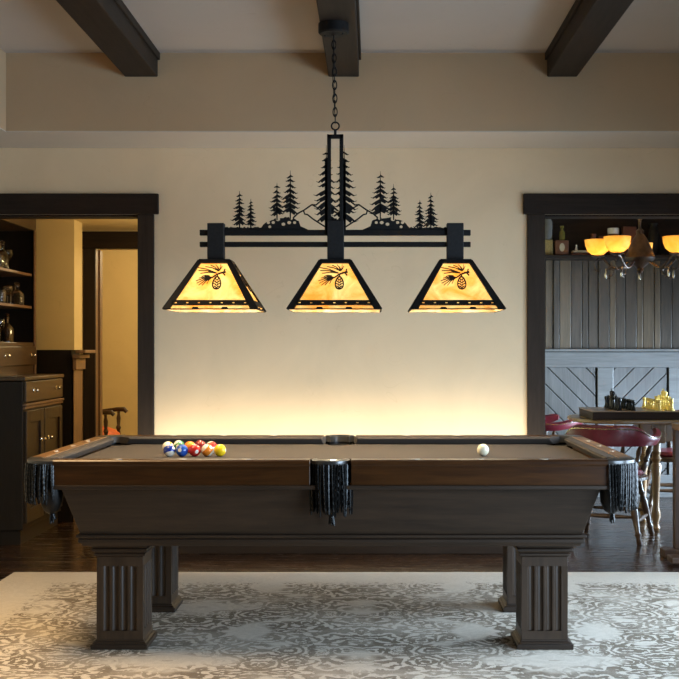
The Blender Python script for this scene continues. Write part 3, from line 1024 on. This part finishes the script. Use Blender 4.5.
# bed cloth with pocket bites
def bed_outline():
    pts = []
    rc, rs = .085, .062

    def arc(cx_, cy_, r, a0, a1, n=8):
        for i in range(n + 1):
            t = math.radians(a0 + (a1 - a0) * i / n)
            pts.append((TX + cx_ + r * math.cos(t), TY + cy_ + r * math.sin(t)))
    arc(CL, -CW, rc, 180, 90)
    arc(CL, CW, rc, 270, 180)
    arc(0, CW, rs, 360, 180)
    arc(-CL, CW, rc, 360, 270)
    arc(-CL, -CW, rc, 90, 0)
    arc(0, -CW, rs, 180, 0)
    return pts


MB().prism(bed_outline(), 'Z', .775, .806).build('bed_cloth', 'felt', pt)
bx(MB(), -1.12, 1.12, -.56, .56, .735, .77).build('slate', 'gap', pt)


def sight(mb, x, y):
    d = .019
    mb.prism([(x - d, y), (x, y - d * .6), (x + d, y), (x, y + d * .6)], 'Z', RT - .002, RT + .0014)


# long rails (4) and end rails (2), each with cushion and inlaid sights
gp = .085
ce = 1.157
for sy in (-1, 1):
    for sx in (-1, 1):
        xa, xb = sorted((sx * gp, sx * ce))
        ya, yb = sorted((sy * HW, sy * .638))
        poly = [(sy * HW, .742), (sy * HW, .822), (sy * (HW + .006), .828), (sy * (HW + .006), RT - .006), (sy * (HW - .002), RT), (sy * .638, RT), (sy * .638, .742)]
        rl = MB().prism([(TY + u, v) for u, v in poly], 'X', TX + xa, TX + xb).build('rail', 'rail', pt, .0025)
        cp = [(sy * .638, RT - .002), (sy * .592, RT - .004), (sy * .585, RT - .012), (sy * .603, .807), (sy * .638, .807)]
        q = MB()
        n0 = len(q.v)
        q.prism([(TY + u, v) for u, v in cp], 'X', TX + xa, TX + xb)
        # mitred noses
        for i in range(n0, len(q.v)):
            v = q.v[i]
            k = (.638 - abs(v.y - TY)) / .053
            lx = v.x - TX
            if abs(abs(lx) - gp) < 1e-4:
                v.x = TX + sx * (gp - .012 + .022 * k)
            elif abs(abs(lx) - ce) < 1e-4:
                v.x = TX + sx * (ce + .01 - .065 * k)
        q.build('cushion', 'felt', rl, .003)
        for k in (1, 2, 3):
            s_ = MB()
            sight(s_, TX + sx * (gp + (ce - gp) * k / 4), TY + sy * .668)
            s_.build('sight', 'pearl', rl)
for sx in (-1, 1):
    e = .575
    poly = [(sx * HL, .742), (sx * HL, .822), (sx * (HL + .006), .828), (sx * (HL + .006), RT - .006), (sx * (HL - .002), RT), (sx * 1.221, RT), (sx * 1.221, .742)]
    rl = MB().prism([(TX + u, v) for u, v in poly], 'Y', TY - e, TY + e).build('rail', 'raily', pt, .0025)
    cp = [(sx * 1.221, RT - .002), (sx * 1.179, RT - .004), (sx * 1.170, RT - .012), (sx * 1.189, .807), (sx * 1.221, .807)]
    q = MB().prism([(TX + u, v) for u, v in cp], 'Y', TY - e, TY + e)
    for v in q.v:
        k = (1.221 - abs(v.x - TX)) / .051
        s_ = 1 if v.y > TY else -1
        v.y = TY + s_ * (e + .01 - .06 * k)
    q.build('cushion', 'felt', rl, .003)
    for k in (1, 2, 3):
        s_ = MB()
        sight(s_, 0, 0)
        s_.xf(Matrix.Translation((TX + sx * 1.250, TY - e + 2 * e * k / 4, 0)) @ Matrix.Rotation(PI / 2, 4, 'Z'))
        s_.build('sight', 'pearl', rl)
# lower lip moulding under the rails
for sy in (-1, 1):
    ya, yb = sorted((sy * (HW + .006), sy * .62))
    bx(MB(), -ce, ce, ya, yb, .724, .742).build('lip_molding', 'twood', pt, .004)
for sx in (-1, 1):
    xa, xb = sorted((sx * (HL + .006), sx * 1.195))
    bx(MB(), xa, xb, -.575, .575, .724, .742).build('lip_molding', 'twoody', pt, .004)
# tapered cabinet body
a = (TX - 1.062, TX + 1.062, TY - .60, TY + .60)
c = (TX - 1.130, TX + 1.130, TY - .655, TY + .655)
MB().frust(a, .522, c, .724).build('cabinet_body', 'twood', pt, .003)
q = MB()
for (z0, z1, o1, o2) in ((.510, .522, .016, .016), (.503, .510, .003, .008), (.487, .503, .009, .009), (.471, .487, -.008, .000)):
    q.frust((TX - 1.062 - o1, TX + 1.062 + o1, TY - .60 - o1, TY + .60 + o1), z0, (TX - 1.062 - o2, TX + 1.062 + o2, TY - .60 - o2, TY + .60 + o2), z1)
q.build('base_molding', 'twood', pt, .003)


# fluted legs
def leg(cx_, cy_):
    q = MB()
    h = .100

    def sq(hh, z0, hh2, z1, mb=q):
        mb.frust((cx_ - hh, cx_ + hh, cy_ - hh, cy_ + hh), z0, (cx_ - hh2, cx_ + hh2, cy_ - hh2, cy_ + hh2), z1)
    sq(h, .050, h, .088)
    sq(h, .368, h, .408)
    # fluted middle: square outline with four round grooves on each side
    side = []
    gw = .0135
    for gx in (-.058, -.0193, .0193, .058):
        side.append((gx - gw, 0))
        for k in range(1, 6):
            t = PI * k / 6
            side.append((gx - gw * math.cos(t), .011 * math.sin(t)))
        side.append((gx + gw, 0))
    poly = []
    for r in range(4):
        ca, sa = math.cos(r * PI / 2), math.sin(r * PI / 2)
        for (u, d) in [(-h, 0)] + side:
            x_, y_ = u, -h + d
            poly.append((cx_ + x_ * ca - y_ * sa, cy_ + x_ * sa + y_ * ca))
    q.prism(poly, 'Z', .088, .368)
    o = q.build('leg', 'twoodz', pt, .0015)
    q = MB()
    sq(h, .408, h + .006, .414, q)
    sq(h + .010, .414, h + .010, .424, q)
    sq(h + .004, .424, h + .010, .434, q)
    sq(h + .020, .434, h + .020, .446, q)
    sq(h + .013, .446, h + .018, .456, q)
    sq(h + .026, .456, h + .026, .471, q)
    q.build('capital', 'twood', o, .002)
    q = MB()
    sq(h + .022, RZ, h + .022, .034, q)
    sq(h + .016, .034, h + .008, .044, q)
    sq(h + .006, .044, h + .002, .052, q)
    q.build('plinth', 'twood', o, .003)


for sx in (-1, 1):
    leg(TX + .918 * sx, TY - .394)
    leg(TX + .918 * sx + .01 * (1 + sx), TY + .31)


# pockets
def pocket(cx_, cy_, ro, ri, a0, a1, drop, big, seed, bag):
    rr = random.Random(seed)
    A0, A1 = math.radians(a0), math.radians(a1)
    q = MB()
    prof = [(ri, .812), (ri, RT - .006), (ri + .008, RT + .0015), (ro - .008, RT + .002), (ro + .002, RT - .004), (ro + .004, .826), (ro, .816), (ri, .812)]
    n = 20
    q.lathe(prof, (cx_, cy_, 0), n, A0, A1)
    m_ = n + 1
    k = len(prof) - 1
    q.f.append(tuple(j * m_ for j in range(k)))
    q.f.append(tuple(j * m_ + n for j in range(k)))
    o = q.build('pocket', 'cap', pt, 0, True)
    # leather shield behind the fringe
    q = MB().lathe([(ro - .016, .83), (ro - .010, .80), (ro - .016, .72), (ro - .028, .70), (ro - .034, .72), (ro - .026, .80), (ro - .024, .83), (ro - .016, .83)], (cx_, cy_, 0), 16, A0, A1)
    q.build('shield', 'leather', o, 0, True)
    # woven bag
    am = (A0 + A1) / 2
    bxo, byo = cx_ + bag * math.cos(am), cy_ + bag * math.sin(am)
    rb = ri * .95
    q = MB().lathe([(rb, .80), (rb, .72), (rb * .9, .66), (rb * .6, .625), (rb * .2, .61), (0, .608)], (bxo, byo, 0), 16)
    q.build('pocket_bag', 'leather', o, 0, True)
    # fringe strands, twisted
    q = MB()
    ns = big
    for i in range(ns):
        t = A0 + (A1 - A0) * (i + .5) / ns + rr.uniform(-.02, .02)
        for layer in (0, 1):
            tt = t + layer * (A1 - A0) / ns / 2
            r0 = ro + .006 - layer * .010
            z1 = .83 - drop - rr.uniform(0, .022) + layer * .02
            pts, rs = [], []
            sway = rr.uniform(-.010, .010)
            for k2 in range(15):
                f = k2 / 14
                ta = tt + sway * f / ro
                r1 = r0 + .004 * math.sin(f * 3)
                pts.append((cx_ + r1 * math.cos(ta), cy_ + r1 * math.sin(ta), .83 + (z1 - .83) * f))
                rs.append(.0050 if k2 % 2 else .0028)
            q.tube(pts, rs, 5)
    q.build('fringe', 'fringe', o, 0, True)
    # tail tassel under the bag
    q = MB()
    for i in range(14):
        a_ = rr.uniform(0, 2 * PI)
        d_ = rr.uniform(.0, .018)
        p0 = Vector((bxo + .25 * d_ * math.cos(a_), byo + .25 * d_ * math.sin(a_), .625))
        p1 = Vector((bxo + d_ * math.cos(a_), byo + d_ * math.sin(a_), .588 - rr.uniform(0, .02)))
        q.tube([p0, p0.lerp(p1, .5), p1], [.004, .005, .003], 5)
    q.build('tassel', 'fringe', o, 0, True)


pr = .122
pcx, pcy = HL - pr + .004, HW - pr + .004
pocket(TX + pcx, TY - pcy, pr, .055, -96, 6, .185, 22, 1, .03)
pocket(TX - pcx, TY - pcy, pr, .055, 174, 276, .150, 20, 2, .03)
pocket(TX + pcx, TY + pcy, pr, .055, -6, 96, .17, 18, 3, .03)
pocket(TX - pcx, TY + pcy, pr, .055, 84, 186, .17, 18, 4, .03)
pocket(TX, TY - HW + .062, .082, .052, 193, 347, .20, 20, 5, .022)
pocket(TX, TY + HW - .062, .082, .052, 13, 167, .19, 16, 6, .022)

# ------------------------------------------------------------------ balls
BR = .0286
BZc = .8062 + BR
cols = {'yellow': (.92, .62, .01), 'blue': (.012, .085, .42), 'red': (.55, .022, .015), 'orange': (.80, .24, .02), 'purple': (.11, .02, .13), 'navy': (.01, .035, .28), 'green': (.02, .16, .06), 'maroon': (.23, .02, .02)}
balls = [  # row offset from the yellow ball (in ball widths), row, colour, stripe, label
    (0, 0, 'yellow', False, 'solid yellow pool ball at the right end of the racked balls'),
    (1, 0, 'orange', True, 'orange striped pool ball between the red and the yellow ball'),
    (2, 0, 'red', False, 'solid red pool ball in the middle of the front row'),
    (3, 0, 'blue', False, 'solid blue pool ball left of the red ball'),
    (4, 0, 'navy', True, 'navy striped pool ball leftmost in the front row'),
    (168.0, 5.56, 'yellow', True, 'yellow striped pool ball behind the navy striped ball'),
    (179.0, 5.63, 'green', True, 'green striped pool ball in the second row at the left'),
    (189.8, 5.57, 'orange', False, 'solid orange pool ball behind the blue ball'),
    (200.0, 5.64, 'maroon', False, 'solid maroon pool ball behind the red ball'),
    (211.5, 5.57, 'red', True, 'red striped pool ball behind the orange striped ball'),
]
for off, row, c_, stp, lab in balls:
    if row == 0:
        Y = 5.40 - .004 * off
        x = (220 - 373) * 5.40 / F - off * .0583
    else:
        Y = row
        x = (off - 373) * row / F
    o = MB().sphere((0, 0, 0), BR, 32).build('pool_ball', ball_mat('ball_%s_%s' % (c_, 'striped' if stp else 'solid'), cols[c_], stp), None, 0, True)
    o.location = (x, Y, BZc)
    o.rotation_euler = (R.uniform(.2, .9), R.uniform(-.6, .6), R.uniform(0, 6.28))
    tag(o, lab + ' on the pool table', 'pool ball', 'racked pool balls')
o = MB().sphere((0, 0, 0), BR, 32).build('cue_ball', ball_mat('ball_cue', (1, 1, 1), False, True), None, 0, True)
o.location = ((483 - 373) * 5.42 / F, 5.42, BZc)
tag(o, 'pale ivory cue ball alone on the right half of the pool table', 'pool ball')

# ------------------------------------------------------------------ island pendant light
LY = 5.73
s5 = LY / F


def X(px):
    return (px - 373) * s5


def Z(py):
    return CAMZ - (py - 349) * s5


pcx = X(335.3)
pl = empty('pendant_light', (pcx, LY, Z(311)), 'black island pendant light with pine tree cutouts and three amber shades', 'pendant light')
# canopy
ccx = pcx - .008
cy2 = LY
cn = MB().lathe([(0, 2.9155), (.076, 2.9155), (.076, 2.872), (.068, 2.864), (.016, 2.862), (.012, 2.86), (0, 2.86)], (ccx, cy2, 0), 28).build('canopy', 'iron', pl, 0, True)
MB().sphere((ccx + .045, cy2 - .02, 2.863), .006, 8).sphere((ccx - .045, cy2 + .02, 2.863), .006, 8).build('screw', 'irong', cn, 0, True)
# chain
q = MB()
zt, zb = 2.862, Z(122)
nl = 13
for i in range(nl):
    z = zt + (zb - zt) * (i + .5) / nl
    xx = ccx + (pcx - ccx) * (i + .5) / nl
    hlen = (zt - zb) / nl * .64
    q.torus((xx, LY, z), .0105, .0027, 'Y' if i % 2 else 'X', 14, 6, 1.0, hlen / .0105)
q.build('chain', 'iron', pl, 0, True)
MB().tube([(ccx, LY, zt), (ccx - .004, LY + .004, (zt + zb) / 2), (pcx, LY, zb)], .0026, 6).build('cord', 'iron', pl, 0, True)
MB().torus((pcx, LY, Z(126)), .019, .004, 'Y', 20, 8).tube([(pcx, LY, Z(129.5)), (pcx, LY, Z(136))], .007, 10).build('hanging_loop', 'iron', pl, 0, True)
# centre frame
fw, ft = X(343) - X(327.5), X(331) - X(327.5)
f0, f1 = pcx - fw / 2, pcx + fw / 2
q = MB()
D = .012
q.box(f0, f0 + ft, LY - D, LY + D, Z(224), Z(135)).box(f1 - ft, f1, LY - D, LY + D, Z(224), Z(135)).box(f0, f1, LY - D, LY + D, Z(138.7), Z(135))
q.box(pcx - .008, pcx + .008, LY - .01, LY + .01, Z(222), Z(218.5))
q.build('center_frame', 'iron', pl, .002)
lampx = [pcx - .589, pcx + .002, pcx + .592]
hw = .041
for i, lx in enumerate(lampx):
    MB().box(lx - hw, lx + hw, LY - .03, LY + .03, Z(259.5), Z(221 if i == 1 else 223.5)).build('post', 'irong', pl, .003)
MB().box(X(200), X(470.5), LY - .014, LY + .014, Z(235.6), Z(230)).build('crossbar', 'iron', pl, .002)
MB().box(X(200), X(470.5), LY - .014, LY + .014, Z(247), Z(242)).build('crossbar', 'iron', pl, .002)


def tree(xc, ytop, ybot, hwid, seed, n=9, split=None):
    """flat cut steel pine, 4 mm plate"""
    rr = random.Random(seed)
    q = MB()
    y0, y1 = LY - .003, LY + .003
    H = ybot - ytop
    cols_ = [(xc - .55, ybot + 1), (xc + .55, ybot + 1), (xc + .75, ybot - H * .18), (xc + .9, ytop + H * .5), (xc + .3, ytop + H * .1), (xc + .12, ytop), (xc - .12, ytop), (xc - .3, ytop + H * .1), (xc - .9, ytop + H * .5), (xc - .75, ybot - H * .18)]
    q.prism([(X(u), Z(v)) for u, v in cols_], 'Y', y0, y1)
    for k in range(n):
        f = (k + .5) / n
        yy = ytop + H * (.05 + .80 * f)
        for sd in (-1, 1):
            L = hwid * (.22 + .78 * min(1, f * 1.25) ** .8) * rr.uniform(.72, 1.08)
            y_ = yy + rr.uniform(-.8, .8)
            dr_ = L * rr.uniform(.30, .55)
            th = .75 + 1.25 * f * hwid / 9
            pts = [(xc, y_ - th), (xc + sd * L * .45, y_ + dr_ * .45 - th * .5), (xc + sd * L * .8, y_ + dr_ * .95 - .25), (xc + sd * L, y_ + dr_ * .8 - .15),
                   (xc + sd * L * .98, y_ + dr_ * .8 + .25), (xc + sd * L * .72, y_ + dr_ + .55), (xc + sd * L * .55, y_ + dr_ * .75 + .45), (xc + sd * L * .42, y_ + dr_ * .85 + th * .8), (xc, y_ + th * 1.2)]
            if sd < 0:
                pts = pts[::-1]
            q.prism([(X(u), Z(v)) for u, v in pts], 'Y', y0, y1)
    return q


for i, (tx, ty, tb, hwid, n) in enumerate(((239.5, 191, 229, 9.0, 8), (250.8, 199, 229, 6.6, 7), (277, 183, 219, 9.2, 7), (290.3, 170.5, 219, 11.5, 8),
                                           (380.3, 171, 219, 11.5, 8), (393.6, 184, 219, 9.2, 7), (419.8, 200, 230, 6.6, 7), (430.8, 192.5, 230, 9.0, 8))):
    tree(tx, ty, tb, hwid, 20 + i, n).build('pine_tree', 'iron', pl)
for i, tx in enumerate((326.3, 344.3)):
    q = tree(tx, 145, 232, 14.5, 40 + i, 11)
    q.box(X(tx - 1.6), X(tx + 1.6), LY - .003, LY + .003, Z(232), Z(160))
    q.build('pine_tree', 'iron', pl)


# hills with rocks, mountain outlines
def flip(p):
    return (670.9 - p[0], p[1])


for mir in (False, True):
    rr = random.Random(77 + mir)
    top = []
    xx = 224.0
    while xx < 327:
        if xx < 262:
            yv = 227.6 + rr.uniform(-1.0, .6)
        elif xx < 300:
            yv = 228 - 10.5 * math.sin(PI * (xx - 261) / 47) ** .7 + rr.uniform(-.9, .9)
        elif xx < 308:
            yv = 226 + (xx - 300) * .45
        else:
            yv = 230.2
        top.append((xx, yv))
        xx += 1.7
    q = MB()
    holes = [(268.4, 222.6, 1.7), (273.3, 222.5, 1.7), (278, 219.2, 2.2), (283.4, 224.2, 1.9), (289.2, 222.6, 1.9), (291.2, 218.6, 1.5), (294.6, 222.6, 1.6), (269.8, 226.8, 1.6)]
    st = .4
    n_ = int((327 - 224) / st)
    for k in range(n_):
        u0 = 224 + k * st
        um = u0 + st / 2
        j_ = min(int((um - 224) / 1.7), len(top) - 2)
        fr_ = (um - top[j_][0]) / 1.7
        yv = top[j_][1] + (top[j_ + 1][1] - top[j_][1]) * min(1, fr_)
        segs = [(yv, 231.0)]
        for (hx_, hy_, hr) in holes:
            if abs(um - hx_) < hr:
                d_ = math.sqrt(hr * hr - (um - hx_) ** 2) * .85
                out = []
                for (a_, b_) in segs:
                    if hy_ + d_ < a_ or hy_ - d_ > b_:
                        out.append((a_, b_))
                        continue
                    if hy_ - d_ - a_ > .15:
                        out.append((a_, hy_ - d_))
                    if b_ - hy_ - d_ > .15:
                        out.append((hy_ + d_, b_))
                segs = out
        for (a_, b_) in segs:
            v0, v1 = (u0, u0 + st) if not mir else (670.9 - u0 - st, 670.9 - u0)
            q.box(X(v0), X(v1), LY - .003, LY + .003, Z(b_), Z(a_))
    q.build('hill_cutout', 'iron', pl)
    q = MB()
    for line, r_ in ((((293, 218), (298.5, 213), (304, 210.2), (312, 204.6), (316, 205), (322, 200), (327, 198)), .0042),
                     (((303.5, 210.5), (304.6, 214), (307.5, 214.6), (313, 219), (320, 223.5), (327, 228)), .0042),
                     (((312, 204.8), (317, 207.5), (321, 211), (327, 214)), .0036)):
        pg = [flip(p) if mir else p for p in line]
        q.tube([(X(u), LY, Z(v)) for u, v in pg], r_, 6)
    q.build('mountain_outline', 'iron', pl)

# shades
SB, ST_ = 1.497, 1.741
hb, ht = .2235, .075
NG = 1.516                    # bottom band level


def hh(z):
    return hb + (ht - hb) * (z - SB) / (ST_ - SB)


def face_pt(u, v, o=0.0):
    """front-panel frame: u metres from centre, v = height z, o = outward offset"""
    n = Vector((0, -(ST_ - SB), hb - ht)).normalized()
    return Vector((u, -hh(v), v)) + Vector((0, n.y, n.z)) * o


def quad_strip(mb, p, o0=-.002, o1=.004):
    """extrude polygon p (list of (u, v)) across the panel"""
    n = len(p)
    vs = [face_pt(u, v, o0) for u, v in p] + [face_pt(u, v, o1) for u, v in p]
    fs = [tuple(range(n))[::-1], tuple(range(n, 2 * n))] + [(i, (i + 1) % n, n + (i + 1) % n, n + i) for i in range(n)]
    mb.add(vs, fs)


def stroke(mb, pts, w0, w1, o0=.001, o1=.005):
    n = len(pts)
    w0, w1 = w0 * 1.45, w1 * 1.45
    L_, R_ = [], []
    for i, p in enumerate(pts):
        a_ = Vector(pts[min(i + 1, n - 1)]) - Vector(pts[max(i - 1, 0)])
        a_ = Vector((-a_[1], a_[0])).normalized() * ((w0 + (w1 - w0) * i / max(1, n - 1)) / 2)
        L_.append((p[0] + a_[0], p[1] + a_[1]))
        R_.append((p[0] - a_[0], p[1] - a_[1]))
    for i in range(n - 1):
        quad_strip(mb, [L_[i], L_[i + 1], R_[i + 1], R_[i]], o0, o1)


def front_frame():
    q = MB()
    ew = .033
    zt_ = ST_
    for sd in (-1, 1):
        quad_strip(q, [(sd * hh(SB), SB), (sd * hh(zt_), zt_), (sd * (hh(zt_) - ew * .62), zt_), (sd * (hh(SB) - ew), SB)] if sd > 0 else
                   [(sd * (hh(SB) - ew), SB), (sd * (hh(zt_) - ew * .62), zt_), (sd * hh(zt_), zt_), (sd * hh(SB), SB)], -.003, .006)
    quad_strip(q, [(-hh(zt_), zt_), (hh(zt_), zt_), (hh(zt_ - .016), zt_ - .016), (-hh(zt_ - .016), zt_ - .016)], -.003, .006)
    # bottom band with seven punched holes
    b0, b1 = NG, NG + .022
    hm = (b0 + b1) / 2
    wB = hh(hm) - .02
    for z0, z1 in ((b0, hm - .0045), (hm + .0045, b1)):
        quad_strip(q, [(-wB, z0), (wB, z0), (wB, z1), (-wB, z1)], -.003, .006)
    xs_ = [-.165 + .055 * k for k in range(7)]
    cur = -wB
    for x_ in xs_ + [None]:
        e_ = (x_ - .0055) if x_ is not None else wB
        quad_strip(q, [(cur, hm - .0045), (e_, hm - .0045), (e_, hm + .0045), (cur, hm + .0045)], -.003, .006)
        cur = (x_ + .0055) if x_ is not None else 0
    # thin bottom wire and two tabs
    quad_strip(q, [(-hh(SB), SB - .001), (hh(SB), SB - .001), (hh(SB), SB + .0015), (-hh(SB), SB + .0015)], -.003, .003)
    for x_ in (-.07, .07):
        quad_strip(q, [(x_ - .018, SB), (x_ + .018, SB), (x_ + .011, SB + .009), (x_ - .011, SB + .009)], -.004, .004)
    return q


def pine_motif():
    """pine twig with needles and a hanging cone, cut from thin plate"""
    q = MB()
    z0 = ST_

    def P(a_, b_):           # picture-like units: px right of panel centre, px below shade top
        return (a_ * s5, z0 - b_ * s5)
    stroke(q, [P(12.5, 12.5), P(8, 13.4), P(4, 15.0), P(0, 18), P(-4, 19.5)], .0055, .003)
    stroke(q, [P(11.5, 9.5), P(10.5, 13)], .004, .004)
    stroke(q, [P(12, 16), P(9.5, 13)], .004, .004)
    stroke(q, [P(4.5, 14.8), P(4.8, 17.5)], .004, .004)
    for e in ((-15, 8), (-14.5, 11), (-12.5, 14), (-8, 7.0), (-3, 5.5), (2, 5.0)):
        st_ = (3.5, 13.6) if e[0] < -10 else (5.5, 11.5)
        md = ((st_[0] + e[0]) / 2, (st_[1] + e[1]) / 2 - 1.0)
        stroke(q, [P(*st_), P(*md), P(*e)], .0026, .0016)
    for e in ((7, 5), (8.5, 6.5), (-1, 8.5), (4, 7)):
        stroke(q, [P(6, 11), P((6 + e[0]) / 2 + .4, (11 + e[1]) / 2), P(*e)], .0026, .0016)
    for e in ((-16, 21.5), (-15, 24), (-13, 26), (-9.5, 26), (-13.5, 18.8), (-8, 17), (-5, 24.5)):
        md = ((-1 + e[0]) / 2 - .3, (18.2 + e[1]) / 2 - .8)
        stroke(q, [P(-1, 18.2), P(*md), P(*e)], .0028, .0016)
    stroke(q, [P(-3, 16.5), P(-7, 16), P(-11, 17.2)], .003, .0016)
    # cone
    cx_, cyy = 4.5, 23.5
    ol = [P(cx_ + 3.9 * math.sin(t) * (1 - .25 * math.cos(t)), cyy - 6.2 * math.cos(t)) for t in [2 * PI * k / 18 for k in range(19)]]
    stroke(q, ol, .0042, .0042)
    for k in range(4):
        yv = cyy - 4 + 2.6 * k
        wv = 3.2 * math.sqrt(max(.1, 1 - ((yv - cyy) / 6.4) ** 2))
        stroke(q, [P(cx_ - wv, yv - .8), P(cx_, yv + 1.2), P(cx_ + wv, yv - .8)], .0026, .0026)
    for k in (-1, 1):
        stroke(q, [P(cx_ + k * 1.2, cyy - 5), P(cx_ + k * .6, cyy + 5)], .0018, .0018)
    return q


for lx in lampx:
    sh_ = MB()
    rim = .018
    sh_.box(-ht, ht, -ht, ht, ST_ - .004, ST_ + .006)
    for k in range(4):
        fr = front_frame()
        n0 = len(sh_.v)
        fr.xf(Matrix.Rotation(k * PI / 2, 4, 'Z'))
        sh_.add(fr.v, fr.f)
    sh_.xf(Matrix.Translation((lx, LY, 0)))
    so = sh_.build('lamp_shade', 'iron', pl)
    for k in range(4):
        rot = Matrix.Translation((lx, LY, 0)) @ Matrix.Rotation(k * PI / 2, 4, 'Z')
        q = MB()
        zt_, zb_ = ST_ - .004, SB + .001
        quad_strip(q, [(-hh(zb_) + .004, zb_), (hh(zb_) - .004, zb_), (hh(zt_) - .004, zt_), (-hh(zt_) + .004, zt_)], -.005, -.0032)
        q.xf(rot)
        q.build('glass_panel', 'mica', so)
        q = pine_motif()
        q.xf(rot)
        q.build('pine_motif', 'iron', so)
    MB().lathe([(.02, 1.735), (.02, 1.64), (.016, 1.632), (0, 1.632)], (lx, LY, 0), 14).build('socket', 'iron', so, 0, True)
    MB().sphere((lx, LY, 1.60), .038, 16, (1, 1, 1.25)).build('bulb', 'bulb', so, 0, True)

# ------------------------------------------------------------------ light
def area(name, loc, target, sx, sy, power, col, spread=180):
    l = bpy.data.lights.new(name, 'AREA')
    l.shape = 'RECTANGLE'
    l.size, l.size_y = sx, sy
    l.energy = power
    l.color = col
    l.spread = math.radians(spread)
    o = bpy.data.objects.new(name, l)
    o.location = loc
    d = Vector(target) - Vector(loc)
    o.rotation_euler = d.to_track_quat('-Z', 'Y').to_euler()
    COL.objects.link(o)
    return o


def point(name, loc, power, col, r=.08):
    l = bpy.data.lights.new(name, 'POINT')
    l.energy = power
    l.color = col
    l.shadow_soft_size = r
    o = bpy.data.objects.new(name, l)
    o.location = loc
    COL.objects.link(o)
    return o


DAY = (.62, .80, 1.0)
WARM = (1.0, .72, .40)
area('window_daylight', (XR + .2, 5.4, 1.06), (0, 5.3, .1), 2.1, 1.8, 105, DAY, 130)
area('window_daylight', (XR + .2, 2.7, 1.06), (.3, 4.6, .3), 2.1, 1.8, 110, (.58, .78, 1.0), 120)
area('parlor_daylight', (4.3, 8.95, .85), (1.0, 9.5, .3), 1.8, 1.0, 215, (.60, .80, 1.0), 85)
point('side_room_lamp', (-1.0, 8.35, 1.95), 40, (1.0, .79, .43), .12)
point('far_room_lamp', (-1.3, 11.0, 2.3), 68, (1.0, .80, .46), .12)
area('rug_warm_fill', (-1.75, 4.7, CZ - .02), (-1.75, 4.7, 0), 1.1, 1.1, 46, (1.0, .68, .34), 90)  # added warm fill over the left of the rug, no fixture
# added fixtureless strip for the wall glow, hidden behind the pool table
area('wall_glow_fill', (-.2, 7.20, .56), (-.2, 7.38, .95), 2.6, .05, 7.5, (1.0, .89, .70), 120)

wd = bpy.data.worlds.new('world')
S.world = wd
wd.use_nodes = True
wd.node_tree.nodes['Background'].inputs[0].default_value = (.55, .75, 1.0, 1)
wd.node_tree.nodes['Background'].inputs[1].default_value = .35

# ------------------------------------------------------------------ camera
cam = bpy.data.cameras.new('camera')
co = bpy.data.objects.new('camera', cam)
COL.objects.link(co)
co.location = (0, 0, CAMZ)
co.rotation_euler = (PI / 2, 0, 0)
cam.sensor_width = 36
cam.sensor_fit = 'HORIZONTAL'
cam.lens = 36 * F / 679
cam.shift_x = -(373 - 339.5) / 679
cam.shift_y = (349 - 339.5) / 679
cam.clip_start = .05
S.camera = co
S.view_settings.view_transform = 'Standard'
S.view_settings.look = 'None'
S.view_settings.exposure = 0
S.view_settings.gamma = 1
S.view_settings.use_curve_mapping = False
S.cycles.use_denoising = True
S.cycles.max_bounces = 8
S.cycles.sample_clamp_indirect = 6
